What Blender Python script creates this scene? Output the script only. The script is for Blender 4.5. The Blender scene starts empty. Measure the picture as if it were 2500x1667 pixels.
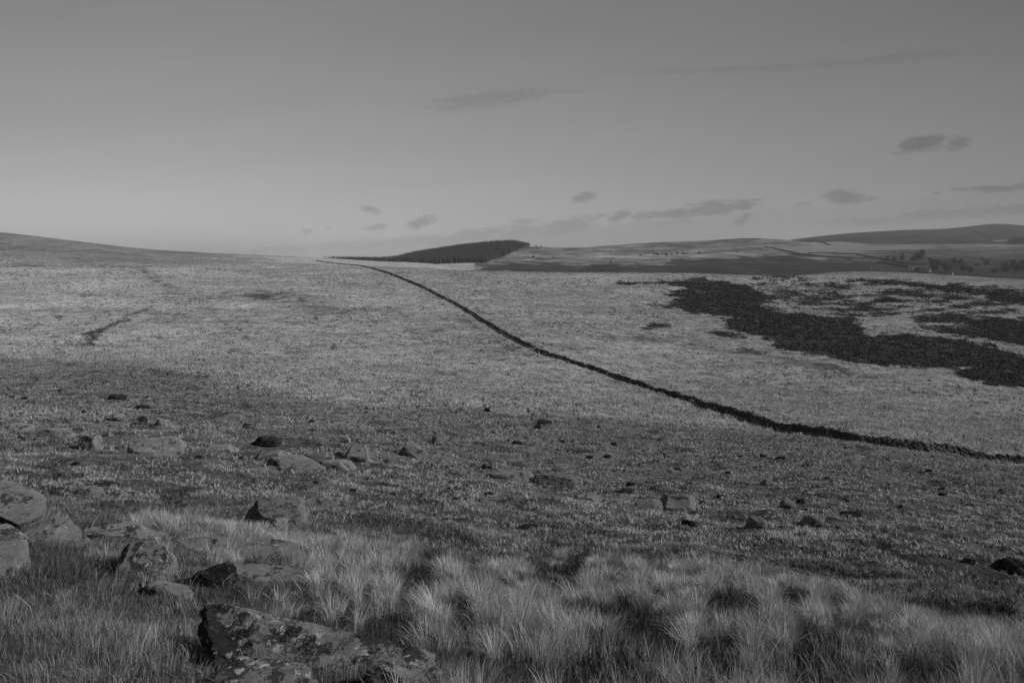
import bpy, math, random
import numpy as np

# ------------------------------------------------------------------ camera, light, exposure
F, CU, HV = 2083.0, 1250.0, 640.0          # focal length, centre column and eye-level row of the 2500 px wide photograph
scene = bpy.context.scene
COL = scene.collection
cam_d = bpy.data.cameras.new("camera")
cam = bpy.data.objects.new("camera", cam_d)
COL.objects.link(cam)
scene.camera = cam
cam.location = (0, 0, 0)
cam.rotation_euler = (math.radians(90), 0, 0)
cam_d.sensor_width = 36.0
cam_d.lens = F / 2500 * 36.0
cam_d.shift_y = -(833.5 - HV) / 2500.0       # level camera with a dropped lens: verticals stay vertical
cam_d.clip_start = 0.1
cam_d.clip_end = 60000

SUN_EL, SUN_AZ = 32.0, 17.0                   # azimuth: degrees from +X towards -Y (slightly behind the camera)
sd = (math.cos(math.radians(SUN_EL)) * math.cos(math.radians(SUN_AZ)),
      -math.cos(math.radians(SUN_EL)) * math.sin(math.radians(SUN_AZ)),
      math.sin(math.radians(SUN_EL)))
sun_d = bpy.data.lights.new("sun", 'SUN')
sun_d.energy = 4.9
sun_d.angle = math.radians(0.6)
sun_d.color = (1.0, 0.99, 0.98)
sun = bpy.data.objects.new("sun", sun_d)
COL.objects.link(sun)
import mathutils
sun.rotation_euler = mathutils.Vector(sd).to_track_quat('Z', 'Y').to_euler()

scene.view_settings.view_transform = 'Standard'
scene.view_settings.look = 'None'
scene.view_settings.gamma = 1
scene.view_settings.exposure = -0.55
scene.render.engine = 'CYCLES'
scene.cycles.max_bounces = 5
scene.cycles.diffuse_bounces = 3
scene.cycles.transmission_bounces = 3
scene.cycles.volume_bounces = 1


class NT:
    """small helper to write node trees"""
    def __init__(self, tree):
        self.t = tree
        self.t.nodes.clear()

    def n(self, kind, **kw):
        nd = self.t.nodes.new(kind)
        for k, v in kw.items():
            setattr(nd, k, v)
        return nd

    def link(self, a, b):
        self.t.links.new(a, b)

    def _in(self, sock, v):
        if isinstance(v, bpy.types.NodeSocket):
            self.link(v, sock)
        else:
            sock.default_value = v

    def m(self, op, a, b=0.0, c=None, clamp=False):
        nd = self.n('ShaderNodeMath', operation=op)
        nd.use_clamp = clamp
        self._in(nd.inputs[0], a)
        self._in(nd.inputs[1], b)
        if c is not None:
            self._in(nd.inputs[2], c)
        return nd.outputs[0]

    def noise(self, vec, scale, detail=4, rough=0.55, dist=0.0):
        nd = self.n('ShaderNodeTexNoise')
        nd.inputs['Scale'].default_value = scale
        nd.inputs['Detail'].default_value = detail
        nd.inputs['Roughness'].default_value = rough
        nd.inputs['Distortion'].default_value = dist
        if vec is not None:
            self.link(vec, nd.inputs['Vector'])
        return nd.outputs[0]

    def remap(self, v, a, b, c, d, smooth=False):
        nd = self.n('ShaderNodeMapRange')
        if smooth:
            nd.interpolation_type = 'SMOOTHSTEP'
        self._in(nd.inputs[0], v)
        for i, x in enumerate((a, b, c, d)):
            self._in(nd.inputs[1 + i], x)
        return nd.outputs[0]


# ------------------------------------------------------------------ sky
world = bpy.data.worlds.new("World")
scene.world = world
world.use_nodes = True
w = NT(world.node_tree)
out = w.n('ShaderNodeOutputWorld')
bg = w.n('ShaderNodeBackground')
w.link(bg.outputs[0], out.inputs[0])
sky = w.n('ShaderNodeTexSky', sky_type='NISHITA')
sky.sun_disc = False
sky.sun_elevation = math.radians(SUN_EL)
sky.sun_rotation = math.radians(90 + SUN_AZ)
sky.altitude = 400
sep = w.n('ShaderNodeSeparateColor')
w.link(sky.outputs[0], sep.inputs[0])
red = sep.outputs[0]                        # black and white film behind a red filter
tc = w.n('ShaderNodeTexCoord')
sx = w.n('ShaderNodeSeparateXYZ')
w.link(tc.outputs['Generated'], sx.inputs[0])
DX, DY, DZ = sx.outputs
yy = w.m('MAXIMUM', DY, 0.05)
S = w.m('DIVIDE', DX, yy)                   # direction on the forward sky
T = w.m('DIVIDE', DZ, yy)
# the horizon glow is kept low and the sky brightens away from the sun
lum = w.m('POWER', w.m('MULTIPLY', red, 1.0), 0.42)
side = w.m('MULTIPLY_ADD', DX, -0.42, 1.0)
lum = w.m('MULTIPLY', lum, side)
SKY_GAIN = 2.6
lum = w.m('MULTIPLY', lum, SKY_GAIN)
Sc = w.m('MINIMUM', w.m('MAXIMUM', S, -0.8), 0.8)
Tc = w.m('MINIMUM', w.m('MAXIMUM', T, 0.0), 0.6)
lum = w.m('MULTIPLY', lum, w.m('MULTIPLY_ADD', Tc, -0.97, 1.20))
lum = w.m('MULTIPLY', lum, w.m('SUBTRACT', 1.0, w.m('MULTIPLY', w.m('MULTIPLY', Sc, Sc), 0.42)))
lowf = w.m('EXPONENT', w.m('MULTIPLY', w.m('MULTIPLY', Tc, Tc), -120.0))
lum = w.m('MULTIPLY', lum, w.m('MULTIPLY_ADD', w.m('MULTIPLY', Sc, lowf), -0.30, 1.0))
# small flat clouds low over the horizon, a little darker than the sky: (u, v, half width, half height, tilt, depth)
comb = w.n('ShaderNodeCombineXYZ')
w.link(S, comb.inputs[0])
w.link(w.m('MULTIPLY', T, 3.0), comb.inputs[1])
n1 = w.noise(comb.outputs[0], 75, 7, 0.6)
n2 = w.noise(comb.outputs[0], 24, 6, 0.6)
CLOUDS = [
    (2250, 352, 60, 20, -.15, .13), (2335, 352, 30, 16, -.2, .10), (2060, 480, 48, 18, 0, .14), (2130, 487, 16, 6, 0, .08),
    (1424, 482, 30, 12, -.3, .13), (910, 514, 26, 9, .2, .10), (917, 555, 30, 7, -.1, .09), (1028, 543, 34, 14, -.2, .12),
    (748, 565, 12, 7, 0, .08), (805, 556, 9, 5, 0, .05), (1282, 541, 30, 7, 0, .09), (1590, 526, 45, 8, -.05, .10),
    (1730, 512, 110, 19, -.12, .15), (1795, 503, 50, 15, -.1, .12), (1640, 522, 90, 12, -.08, .12), (1815, 535, 26, 14, -.6, .10),
    (1510, 529, 32, 12, -.3, .12), (1440, 538, 45, 10, -.3, .10), (1380, 556, 90, 20, -.2, .09), (1170, 575, 160, 16, -.14, .085),
    (1000, 592, 220, 14, -.05, .07), (760, 608, 260, 10, -.05, .06), (1640, 545, 70, 8, -.1, .07), (2430, 460, 60, 9, -.03, .15),
    (2490, 457, 50, 10, -.08, .14), (2345, 463, 22, 6, 0, .10), (2287, 472, 10, 4, 0, .08), (1960, 499, 16, 5, -.1, .09),
    (2350, 520, 180, 14, -.06, .075), (2120, 541, 110, 11, -.03, .06), (2480, 512, 120, 14, 0, .08),
    (1270, 570, 120, 20, -.1, .08), (1190, 242, 150, 20, -.12, .05), (1150, 262, 120, 14, -.05, .02), (1370, 226, 120, 5, -.05, .018),
    (1800, 168, 260, 8, -.04, .03), (2100, 150, 300, 10, -.08, .03), (500, 612, 120, 8, 0, .04),
]
nz = w.m('MULTIPLY', w.m('SUBTRACT', w.m('ADD', w.m('MULTIPLY', n1, 0.55), w.m('MULTIPLY', n2, 0.45)), 0.5), 3.4)
dens = None
for (u, v, rw, rh, tilt, dep) in CLOUDS:
    ds = w.m('SUBTRACT', S, (u - CU) / F)
    dt = w.m('SUBTRACT', T, (HV - v) / F)
    dt = w.m('MULTIPLY_ADD', ds, tilt, dt)
    a = w.m('MULTIPLY', ds, F / (rw * 1.5))
    b = w.m('MULTIPLY', dt, F / (rh * 1.45))
    r2 = w.m('MULTIPLY_ADD', a, a, w.m('MULTIPLY', b, b))
    g = w.m('MULTIPLY', w.remap(w.m('ADD', w.m('SUBTRACT', 1.0, r2), nz), 0.15, 1.05, 0.0, 1.0, True), min(dep * 2.9, .33))
    dens = g if dens is None else w.m('MAXIMUM', dens, g)
nm = w.m('ADD', w.m('MULTIPLY', n1, 0.6), w.m('MULTIPLY', n2, 0.4))
cl = dens
# long low bank of cloud thickening towards the horizon
tl_ = w.m('MULTIPLY_ADD', S, 0.085, 0.0376)
tl_ = w.m('ADD', tl_, w.m('MULTIPLY', w.m('SUBTRACT', n2, 0.5), 0.030))
bk = w.remap(w.m('SUBTRACT', tl_, T), -0.002, 0.006, 0.0, 1.0, True)
bk = w.m('MULTIPLY', bk, w.m('MULTIPLY', w.remap(S, -0.42, -0.15, 0.0, 1.0, True), w.remap(S, 0.18, 0.36, 1.0, 0.35, True)))
cl = w.m('MAXIMUM', cl, w.m('MULTIPLY', bk, 0.14))
# soft streaky banding
band = w.n('ShaderNodeCombineXYZ')
w.link(w.m('MULTIPLY', S, 2.0), band.inputs[0])
w.link(w.m('MULTIPLY', w.m('MULTIPLY_ADD', S, -0.10, T), 16.0), band.inputs[1])
nb = w.noise(band.outputs[0], 1.3, 4, 0.5)
lum = w.m('MULTIPLY', lum, w.remap(nb, 0.3, 0.7, 0.975, 1.025))
lum = w.m('MULTIPLY', lum, w.m('SUBTRACT', 1.0, w.m('MINIMUM', cl, 0.36)))
w.link(lum, bg.inputs[0])
bg.inputs[1].default_value = 0.10

# ------------------------------------------------------------------ numpy noise
rng = np.random.default_rng(7)
_tab = rng.random((256, 256)).astype(np.float32)
_tab3 = rng.random((64, 64, 64)).astype(np.float32)


def vnoise(x, y):
    xi = np.floor(x).astype(np.int64); yi = np.floor(y).astype(np.int64)
    fx = x - xi; fy = y - yi
    fx = fx * fx * fx * (fx * (fx * 6 - 15) + 10); fy = fy * fy * fy * (fy * (fy * 6 - 15) + 10)
    a = _tab[xi & 255, yi & 255]; b = _tab[(xi + 1) & 255, yi & 255]
    c = _tab[xi & 255, (yi + 1) & 255]; d = _tab[(xi + 1) & 255, (yi + 1) & 255]
    return (a + (b - a) * fx) * (1 - fy) + (c + (d - c) * fx) * fy - 0.5


def fbm(x, y, oct=4, rough=0.5):
    r = 0; amp = 1.0; tot = 0
    for i in range(oct):
        r = r + amp * vnoise(x + 17.3 * i, y + 9.1 * i); tot += amp
        x = x * 2.03; y = y * 2.03; amp *= rough
    return r / tot * 2


def vnoise3(p):
    i = np.floor(p).astype(np.int64); f = p - i; f = f * f * (3 - 2 * f)
    r = 0
    for dx in (0, 1):
        for dy in (0, 1):
            for dz in (0, 1):
                wgt = (f[:, 0] if dx else 1 - f[:, 0]) * (f[:, 1] if dy else 1 - f[:, 1]) * (f[:, 2] if dz else 1 - f[:, 2])
                r = r + wgt * _tab3[(i[:, 0] + dx) & 63, (i[:, 1] + dy) & 63, (i[:, 2] + dz) & 63]
    return r - 0.5


def fbm3(p, oct=4, rough=0.5):
    r = 0; amp = 1.0; tot = 0
    for k in range(oct):
        r = r + amp * vnoise3(p + 11.7 * k); tot += amp
        p = p * 2.1; amp *= rough
    return r / tot * 2


# ------------------------------------------------------------------ terrain height: surveyed slopes by distance and bearing
YS = [3.6, 5.0, 7.0, 9.5, 13, 17.5, 24, 33, 46.5, 65, 90, 120, 160, 220, 300, 420, 500, 600, 700, 850, 1200, 1450, 1700, 2000, 2400, 3500, 5000, 8000, 12000]
US = [-650, 0, 400, 800, 930, 1050, 1150, 1250, 1700, 2100, 2500, 3150]
VT = [
    [1940, 1630, 1450, 1330, 1245, 1180, 1115, 1045, 985, 930, 875, 828, 780, 722, 655, 590, 560, 535, 520, 510, 530, 550, 565, 580, 595, 612, 625, 635, 640],
    [1950, 1640, 1480, 1370, 1290, 1230, 1170, 1100, 1040, 985, 930, 885, 840, 785, 725, 665, 632, 603, 583, 567, 575, 590, 600, 610, 620, 630, 635, 640, 645],
    [1960, 1655, 1500, 1390, 1310, 1255, 1200, 1130, 1065, 1005, 945, 895, 848, 790, 732, 680, 655, 635, 620, 611, 618, 625, 632, 636, 638, 640, 641, 643, 645],
    [1968, 1665, 1515, 1405, 1335, 1290, 1240, 1170, 1100, 1040, 975, 920, 865, 800, 735, 685, 665, 650, 638, 631, 638, 642, 641, 642, 643, 644, 645, 645, 646],
    [1971, 1668, 1520, 1410, 1350, 1304, 1256, 1188, 1120, 1055, 989, 930, 872, 804, 738, 683, 663, 653, 648, 638, 648, 645, 643, 643, 640, 641, 643, 644, 646],
    [1973, 1672, 1525, 1415, 1362, 1318, 1272, 1205, 1140, 1070, 1002, 940, 880, 808, 740, 680, 661, 656, 662, 643, 655, 640, 621, 628, 634, 642, 644, 645, 646],
    [1973, 1673, 1530, 1427, 1373, 1326, 1280, 1216, 1154, 1085, 1011, 945, 880, 809, 742, 681, 662, 663, 672, 668, 660, 634, 608, 616, 628, 638, 642, 645, 646],
    [1973, 1675, 1536, 1440, 1385, 1335, 1288, 1228, 1168, 1100, 1020, 950, 880, 810, 745, 683, 664, 675, 690, 690, 662, 634, 600, 610, 620, 632, 640, 644, 646],
    [1976, 1680, 1545, 1460, 1410, 1368, 1318, 1268, 1208, 1138, 1065, 1000, 935, 860, 780, 700, 668, 690, 705, 700, 665, 643, 622, 607, 590, 600, 615, 635, 645],
    [1980, 1685, 1570, 1515, 1468, 1412, 1350, 1290, 1225, 1155, 1085, 1020, 955, 878, 798, 715, 688, 664, 690, 705, 680, 655, 636, 620, 607, 588, 568, 600, 640],
    [1985, 1695, 1610, 1565, 1520, 1458, 1395, 1330, 1265, 1195, 1132, 1065, 995, 912, 828, 740, 705, 682, 700, 712, 685, 665, 650, 632, 612, 585, 552, 595, 640],
    [1985, 1710, 1640, 1600, 1560, 1500, 1440, 1380, 1320, 1250, 1185, 1120, 1050, 960, 870, 780, 740, 710, 720, 730, 700, 680, 665, 645, 620, 580, 555, 600, 640]]


def hermite(xs, ys, x):
    """smooth 1-D interpolation; ys may carry extra trailing axes"""
    xs = np.asarray(xs, float); ys = np.asarray(ys, float)
    h = np.diff(xs).reshape((-1,) + (1,) * (ys.ndim - 1)); d = np.diff(ys, axis=0) / h
    mm = np.zeros_like(ys); mm[0] = d[0]; mm[-1] = d[-1]
    pr = d[:-1] * d[1:]
    with np.errstate(divide='ignore', invalid='ignore'):
        har = 2 * pr / (d[:-1] + d[1:])
    mm[1:-1] = np.where(pr > 0, har, 0)
    i = np.clip(np.searchsorted(xs, x) - 1, 0, len(xs) - 2)
    hh = (xs[i + 1] - xs[i]); t = ((x - xs[i]) / hh)
    sh = (-1,) + (1,) * (ys.ndim - 1)
    t = t.reshape(sh); hh = hh.reshape(sh)
    return ((2 * t**3 - 3 * t**2 + 1) * ys[i] + (t**3 - 2 * t**2 + t) * hh * mm[i] + (-2 * t**3 + 3 * t**2) * ys[i + 1] + (t**3 - t**2) * hh * mm[i + 1])


LG = np.linspace(math.log(3.6), math.log(12000), 420)
UG = np.linspace(-650, 3150, 191)
tmp = hermite(np.log(YS), np.array(VT).T, LG)            # (logY, US)
VG = hermite(US, tmp.T, UG)                               # (UG, logY)
for (bu, by, au, ay, dv) in [(2430, 5000, 60, .12, -6), (1860, 2400, 110, .10, -13), (1960, 2400, 60, .1, -5), (2300, 5000, 60, .1, 2), (1350, 1700, 60, .12, 2)]:
    VG += dv * np.exp(-((UG[:, None] - bu) / au)**2 - ((LG[None, :] - math.log(by)) / ay)**2)


def base_v(u, Y):
    a = np.clip((u - UG[0]) / (UG[1] - UG[0]), 0, len(UG) - 1.001)
    b = np.clip((np.log(Y) - LG[0]) / (LG[1] - LG[0]), 0, len(LG) - 1.001)
    i = a.astype(int); j = b.astype(int); fa = a - i; fb = b - j
    return (VG[i, j] * (1 - fa) + VG[i + 1, j] * fa) * (1 - fb) + (VG[i, j + 1] * (1 - fa) + VG[i + 1, j + 1] * fa) * fb


def H(X, Y):
    """ground height at world X, Y (eye = 0)"""
    X = np.atleast_1d(np.asarray(X, float)); Y = np.atleast_1d(np.asarray(Y, float))
    Ye = np.clip(Y, 3.6, 12000)
    u = np.clip(X / Ye * F + CU, -650, 3150)
    z = (HV - base_v(u, Ye)) / F * Ye
    amp = np.clip(Ye / 12, 0.0, 1)
    z = z + 0.05 * fbm(X * 1.6, Y * 1.6, 3) * np.clip(1.3 - Ye / 60, 0, 1)
    z = z + (0.30 * fbm(X * 0.20 + 5, Y * 0.20, 3) + .16 * fbm(X * .55, Y * .8 + 11, 2)) * amp * np.clip(1.6 - Ye / 300, 0.3, 1)
    z = z + .15 * fbm(X * .85, Y * .8 + 21, 3, .55) * np.clip((Ye - 10) / 8, 0, 1) * np.clip(1.5 - Ye / 120, 0, 1)
    z = z + np.clip(Ye / 900, 0, 5) * 0.55 * fbm(X * 0.02, Y * 0.02 + 3, 4) * np.clip((Ye - 40) / 100, 0, 1)
    return z


def px(X, Y, z):
    return CU + X / Y * F, HV - z / Y * F


def find(u, v, y0=3.7, y1=11000):
    """distance at which the ground first lies on the line of sight through column u, row v"""
    Y = np.exp(np.linspace(math.log(y0), math.log(y1), 4000))
    X = (u - CU) / F * Y
    z = H(X, Y)
    vv = HV - z / Y * F
    k = np.where(vv <= v)[0]
    k = k[0] if len(k) else len(Y) - 1
    return float(X[k]), float(Y[k]), float(z[k])


# ------------------------------------------------------------------ object helpers
def mesh_np(name, verts, polys, mat, parent=None, attrs=None, smooth=False, loc=None):
    """polys: list of (n, k) index arrays"""
    me = bpy.data.meshes.new(name)
    verts = np.ascontiguousarray(verts, dtype=np.float32)
    me.vertices.add(len(verts)); me.vertices.foreach_set('co', verts.ravel())
    polys = [np.asarray(p, dtype=np.int32) for p in polys if len(p)]
    li = np.concatenate([p.ravel() for p in polys])
    ls = np.concatenate([np.full(len(p), p.shape[1], np.int32) for p in polys])
    me.loops.add(len(li)); me.loops.foreach_set('vertex_index', li)
    me.polygons.add(len(ls))
    st = np.zeros(len(ls), np.int32); st[1:] = np.cumsum(ls)[:-1]
    me.polygons.foreach_set('loop_start', st)
    try:
        me.polygons.foreach_set('loop_total', ls)
    except Exception:
        pass
    if smooth:
        me.polygons.foreach_set('use_smooth', np.ones(len(ls), bool))
    me.update(calc_edges=True)
    for k, a in (attrs or {}).items():
        at = me.attributes.new(k, 'FLOAT', 'POINT')
        at.data.foreach_set('value', np.ascontiguousarray(a, dtype=np.float32))
    me.materials.append(mat)
    o = bpy.data.objects.new(name, me)
    COL.objects.link(o)
    if parent is not None:
        o.parent = parent
    if loc is not None:
        o.location = loc
    return o


def tag(o, label=None, cat=None, group=None, kind=None):
    if label: o['label'] = label
    if cat: o['category'] = cat
    if group: o['group'] = group
    if kind: o['kind'] = kind
    return o


def empty(name, loc):
    o = bpy.data.objects.new(name, None)
    o.empty_display_size = 0.5
    COL.objects.link(o)
    o.location = loc
    return o


# ------------------------------------------------------------------ materials
def new_mat(name):
    m = bpy.data.materials.new(name)
    m.use_nodes = True
    t = NT(m.node_tree)
    o = t.n('ShaderNodeOutputMaterial')
    return m, t, o


def attr(t, name):
    a = t.n('ShaderNodeAttribute', attribute_name=name)
    return a.outputs['Fac']


def make_ground_mat():
    m, t, o = new_mat("moor_ground")
    geo = t.n('ShaderNodeNewGeometry')
    P = geo.outputs['Position']
    tone = attr(t, 'tone'); hea = attr(t, 'heath'); far = attr(t, 'far')
    nf = t.noise(P, 0.012, 12, 0.68)
    nm_ = t.noise(P, 0.22, 10, 0.66, 0.3)
    nn = t.noise(P, 3.0, 8, 0.65)
    # tufted variation at every size
    var = t.m('ADD', t.m('MULTIPLY', nf, 0.45), t.m('ADD', t.m('MULTIPLY', nm_, 0.55), t.m('MULTIPLY', nn, 0.35)))
    var = t.remap(var, 0.47, 0.88, 0.50, 1.46)
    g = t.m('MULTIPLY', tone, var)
    # dark specks: painted shade between tussocks, and bare peat
    gp = t.noise(P, 0.9, 6, 0.62)
    g = t.m('MULTIPLY', g, t.remap(gp, 0.32, 0.48, 0.38, 1.0, True))
    gq = t.noise(P, 0.28, 7, 0.7)
    g = t.m('MULTIPLY', g, t.remap(gq, 0.38, 0.50, 0.42, 1.0, True))
    hn = t.m('ADD', t.m('MULTIPLY', t.m('SUBTRACT', nm_, 0.5), 3.0), t.m('MULTIPLY', t.m('SUBTRACT', nf, 0.5), 4.0))
    hs = t.remap(t.m('ADD', hea, hn), 0.25, 0.75, 0.0, 1.0, True)
    hc = t.m('MULTIPLY', t.remap(t.noise(P, 0.8, 6, 0.65), 0.3, 0.7, 0.030, 0.085), t.m('MULTIPLY_ADD', far, -0.1, 1.0))
    hc = t.m('MULTIPLY', hc, t.remap(nf, 0.35, 0.65, 0.6, 1.6))
    mix = t.m('ADD', t.m('MULTIPLY', g, t.m('SUBTRACT', 1.0, hs)), t.m('MULTIPLY', hc, hs))
    bsdf = t.n('ShaderNodeBsdfDiffuse')
    bsdf.inputs['Roughness'].default_value = 0.9
    t.link(mix, bsdf.inputs['Color'])
    b1 = t.n('ShaderNodeBump'); b1.inputs['Strength'].default_value = 0.9; b1.inputs['Distance'].default_value = 0.5
    t.link(nm_, b1.inputs['Height'])
    b2 = t.n('ShaderNodeBump'); b2.inputs['Strength'].default_value = 0.7; b2.inputs['Distance'].default_value = 0.10
    t.link(nn, b2.inputs['Height']); t.link(b1.outputs[0], b2.inputs['Normal'])
    t.link(b2.outputs[0], bsdf.inputs['Normal'])
    t.link(bsdf.outputs[0], o.inputs[0])
    return m


def make_blade_mat(name, trans=0.3):
    m, t, o = new_mat(name)
    tone = attr(t, 'tone')
    d = t.n('ShaderNodeBsdfDiffuse'); t.link(tone, d.inputs['Color'])
    if trans > 0:
        tr = t.n('ShaderNodeBsdfTranslucent'); t.link(tone, tr.inputs['Color'])
        mx = t.n('ShaderNodeMixShader'); mx.inputs[0].default_value = trans
        t.link(d.outputs[0], mx.inputs[1]); t.link(tr.outputs[0], mx.inputs[2])
        t.link(mx.outputs[0], o.inputs[0])
    else:
        t.link(d.outputs[0], o.inputs[0])
    return m


def make_rock_mat(name, base, lichen, moss, scale=1.0, bumpd=0.02):
    """granite: grain, pale lichen spots, dark moss and weather stains"""
    m, t, o = new_mat(name)
    tc = t.n('ShaderNodeTexCoord')
    info = t.n('ShaderNodeObjectInfo')
    off = t.n('ShaderNodeVectorMath', operation='ADD')
    cb = t.n('ShaderNodeCombineXYZ')
    t.link(t.m('MULTIPLY', info.outputs['Random'], 37.0), cb.inputs[0])
    t.link(t.m('MULTIPLY', info.outputs['Random'], 19.0), cb.inputs[2])
    t.link(tc.outputs['Object'], off.inputs[0]); t.link(cb.outputs[0], off.inputs[1])
    P = off.outputs[0]
    grain = t.noise(P, 130 * scale, 4, 0.7)
    mid = t.noise(P, 14 * scale, 8, 0.65)
    big = t.noise(P, 3.2 * scale, 6, 0.6)
    c = t.m('MULTIPLY', t.remap(grain, 0.3, 0.7, 0.62, 1.38), t.remap(mid, 0.3, 0.7, 0.72, 1.28))
    c = t.m('MULTIPLY', c, t.remap(big, 0.3, 0.7, 0.8, 1.15))
    c = t.m('MULTIPLY', c, base)
    # dark moss and weathering
    mo = t.remap(t.m('ADD', t.noise(P, 4.5 * scale, 9, 0.72), t.m('MULTIPLY', attr(t, 'moss'), 0.22)), 0.60 - 0.16 * moss, 0.66 - 0.16 * moss, 0.0, 1.0, True)  # the attribute deepens one boulder's left end: moss plus painted shade
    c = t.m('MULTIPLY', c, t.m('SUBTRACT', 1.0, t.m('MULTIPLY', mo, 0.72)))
    # lichen: rosettes of several sizes
    vo = t.n('ShaderNodeTexVoronoi'); vo.inputs['Scale'].default_value = 14.0 * scale
    nv = t.n('ShaderNodeTexNoise'); nv.inputs['Scale'].default_value = 22 * scale; nv.inputs['Detail'].default_value = 4
    t.link(P, nv.inputs['Vector'])
    mv = t.n('ShaderNodeVectorMath', operation='MULTIPLY_ADD')
    t.link(nv.outputs[1], mv.inputs[0]); mv.inputs[1].default_value = (0.12 / scale,) * 3; t.link(P, mv.inputs[2])
    t.link(mv.outputs[0], vo.inputs['Vector'])
    sep_ = t.n('ShaderNodeSeparateColor'); t.link(vo.outputs['Color'], sep_.inputs[0])
    rad = t.m('MULTIPLY', t.m('MAXIMUM', t.m('SUBTRACT', sep_.outputs[0], 1.0 - lichen), 0.0), 1.15)
    li = t.m('LESS_THAN', vo.outputs['Distance'], rad)
    li2 = t.remap(t.noise(P, 26 * scale, 6, 0.7), 0.66 - 0.08 * lichen, 0.70 - 0.08 * lichen, 0.0, 1.0, True)
    lsum = t.m('MAXIMUM', t.m('MULTIPLY', li, 1.0), t.m('MULTIPLY', li2, 0.6))
    lc = t.remap(mid, 0.3, 0.7, 0.24, 0.42)
    c = t.m('ADD', t.m('MULTIPLY', c, t.m('SUBTRACT', 1.0, lsum)), t.m('MULTIPLY', lc, lsum))
    # thin cracks
    cr = t.n('ShaderNodeTexVoronoi', feature='DISTANCE_TO_EDGE'); cr.inputs['Scale'].default_value = 1.3 * scale
    mv2 = t.n('ShaderNodeVectorMath', operation='MULTIPLY_ADD')
    t.link(nv.outputs[1], mv2.inputs[0]); mv2.inputs[1].default_value = (0.22 / scale,) * 3; t.link(P, mv2.inputs[2])
    t.link(mv2.outputs[0], cr.inputs['Vector'])
    ck = t.remap(cr.outputs['Distance'], 0.0, 0.022, 0.35, 1.0)
    c = t.m('MULTIPLY', c, ck)
    b = t.n('ShaderNodeBsdfDiffuse'); b.inputs['Roughness'].default_value = 0.8
    t.link(c, b.inputs['Color'])
    h = t.m('ADD', t.m('MULTIPLY', mid, 1.0), t.m('ADD', t.m('MULTIPLY', grain, 0.25), t.m('MULTIPLY', ck, 0.5)))
    bp = t.n('ShaderNodeBump'); bp.inputs['Strength'].default_value = 0.8; bp.inputs['Distance'].default_value = bumpd
    t.link(h, bp.inputs['Height']); t.link(bp.outputs[0], b.inputs['Normal'])
    t.link(b.outputs[0], o.inputs[0])
    return m


def make_plain(name, lo, hi, scale, bump=0.0):
    m, t, o = new_mat(name)
    geo = t.n('ShaderNodeNewGeometry')
    n = t.noise(geo.outputs['Position'], scale, 6, 0.65)
    c = t.remap(n, 0.3, 0.7, lo, hi)
    b = t.n('ShaderNodeBsdfDiffuse'); t.link(c, b.inputs['Color'])
    if bump:
        bp = t.n('ShaderNodeBump'); bp.inputs['Distance'].default_value = bump
        t.link(n, bp.inputs['Height']); t.link(bp.outputs[0], b.inputs['Normal'])
    t.link(b.outputs[0], o.inputs[0])
    return m


M_ground = make_ground_mat()
M_blade = make_blade_mat("dry_grass", 0.18)
M_heath = make_blade_mat("heather_sprigs", 0.0)
M_rock = make_rock_mat("granite_clean", 0.155, 0.22, 0.42)
M_lich = make_rock_mat("granite_lichen", 0.18, 0.42, 0.62, 1.1, 0.03)
M_moss = make_rock_mat("granite_mossy", 0.065, 0.14, 1.0, 1.4, 0.03)
M_rfar = make_rock_mat("granite_weathered", 0.20, 0.18, 0.3, 0.45, 0.06)
M_wall = make_plain("wall_stone", 0.035, 0.105, 2.2, 0.1)
M_con = make_plain("conifer_needles", 0.035, 0.062, 0.25)
M_tree = make_plain("dark_foliage", 0.035, 0.065, 0.5)
M_bark = make_plain("pale_bark", 0.14, 0.24, 3.0)
M_white = make_plain("whitewash", 0.50, 0.62, 1.0)
M_slate = make_plain("slate", 0.07, 0.12, 1.0)

# ------------------------------------------------------------------ ground cover (what grows where)


def seg_d(u, v, a, b):
    dx, dy = b[0] - a[0], b[1] - a[1]
    t = np.clip(((u - a[0]) * dx + (v - a[1]) * dy) / (dx * dx + dy * dy + 1e-9), 0, 1)
    return np.hypot(u - a[0] - t * dx, (v - a[1] - t * dy))


def poly_sd(u, v, P):
    d = np.full(u.shape, 1e9); ins = np.zeros(u.shape, bool)
    n = len(P)
    for i in range(n):
        a, b = P[i], P[(i + 1) % n]
        # rows count more than columns: the slopes are seen at a shallow angle
        d = np.minimum(d, seg_d(u * 0.35, v, (a[0] * .35, a[1]), (b[0] * .35, b[1])))
        c = ((a[1] > v) != (b[1] > v))
        with np.errstate(divide='ignore', invalid='ignore'):
            xx = (b[0] - a[0]) * (v - a[1]) / (b[1] - a[1] + 1e-12) + a[0]
        ins ^= c & (u < xx)
    return np.where(ins, d, -d)


def q(pts, ou, ov, s):
    return [(ou + x * s, ov + y * s) for x, y in pts]


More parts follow.
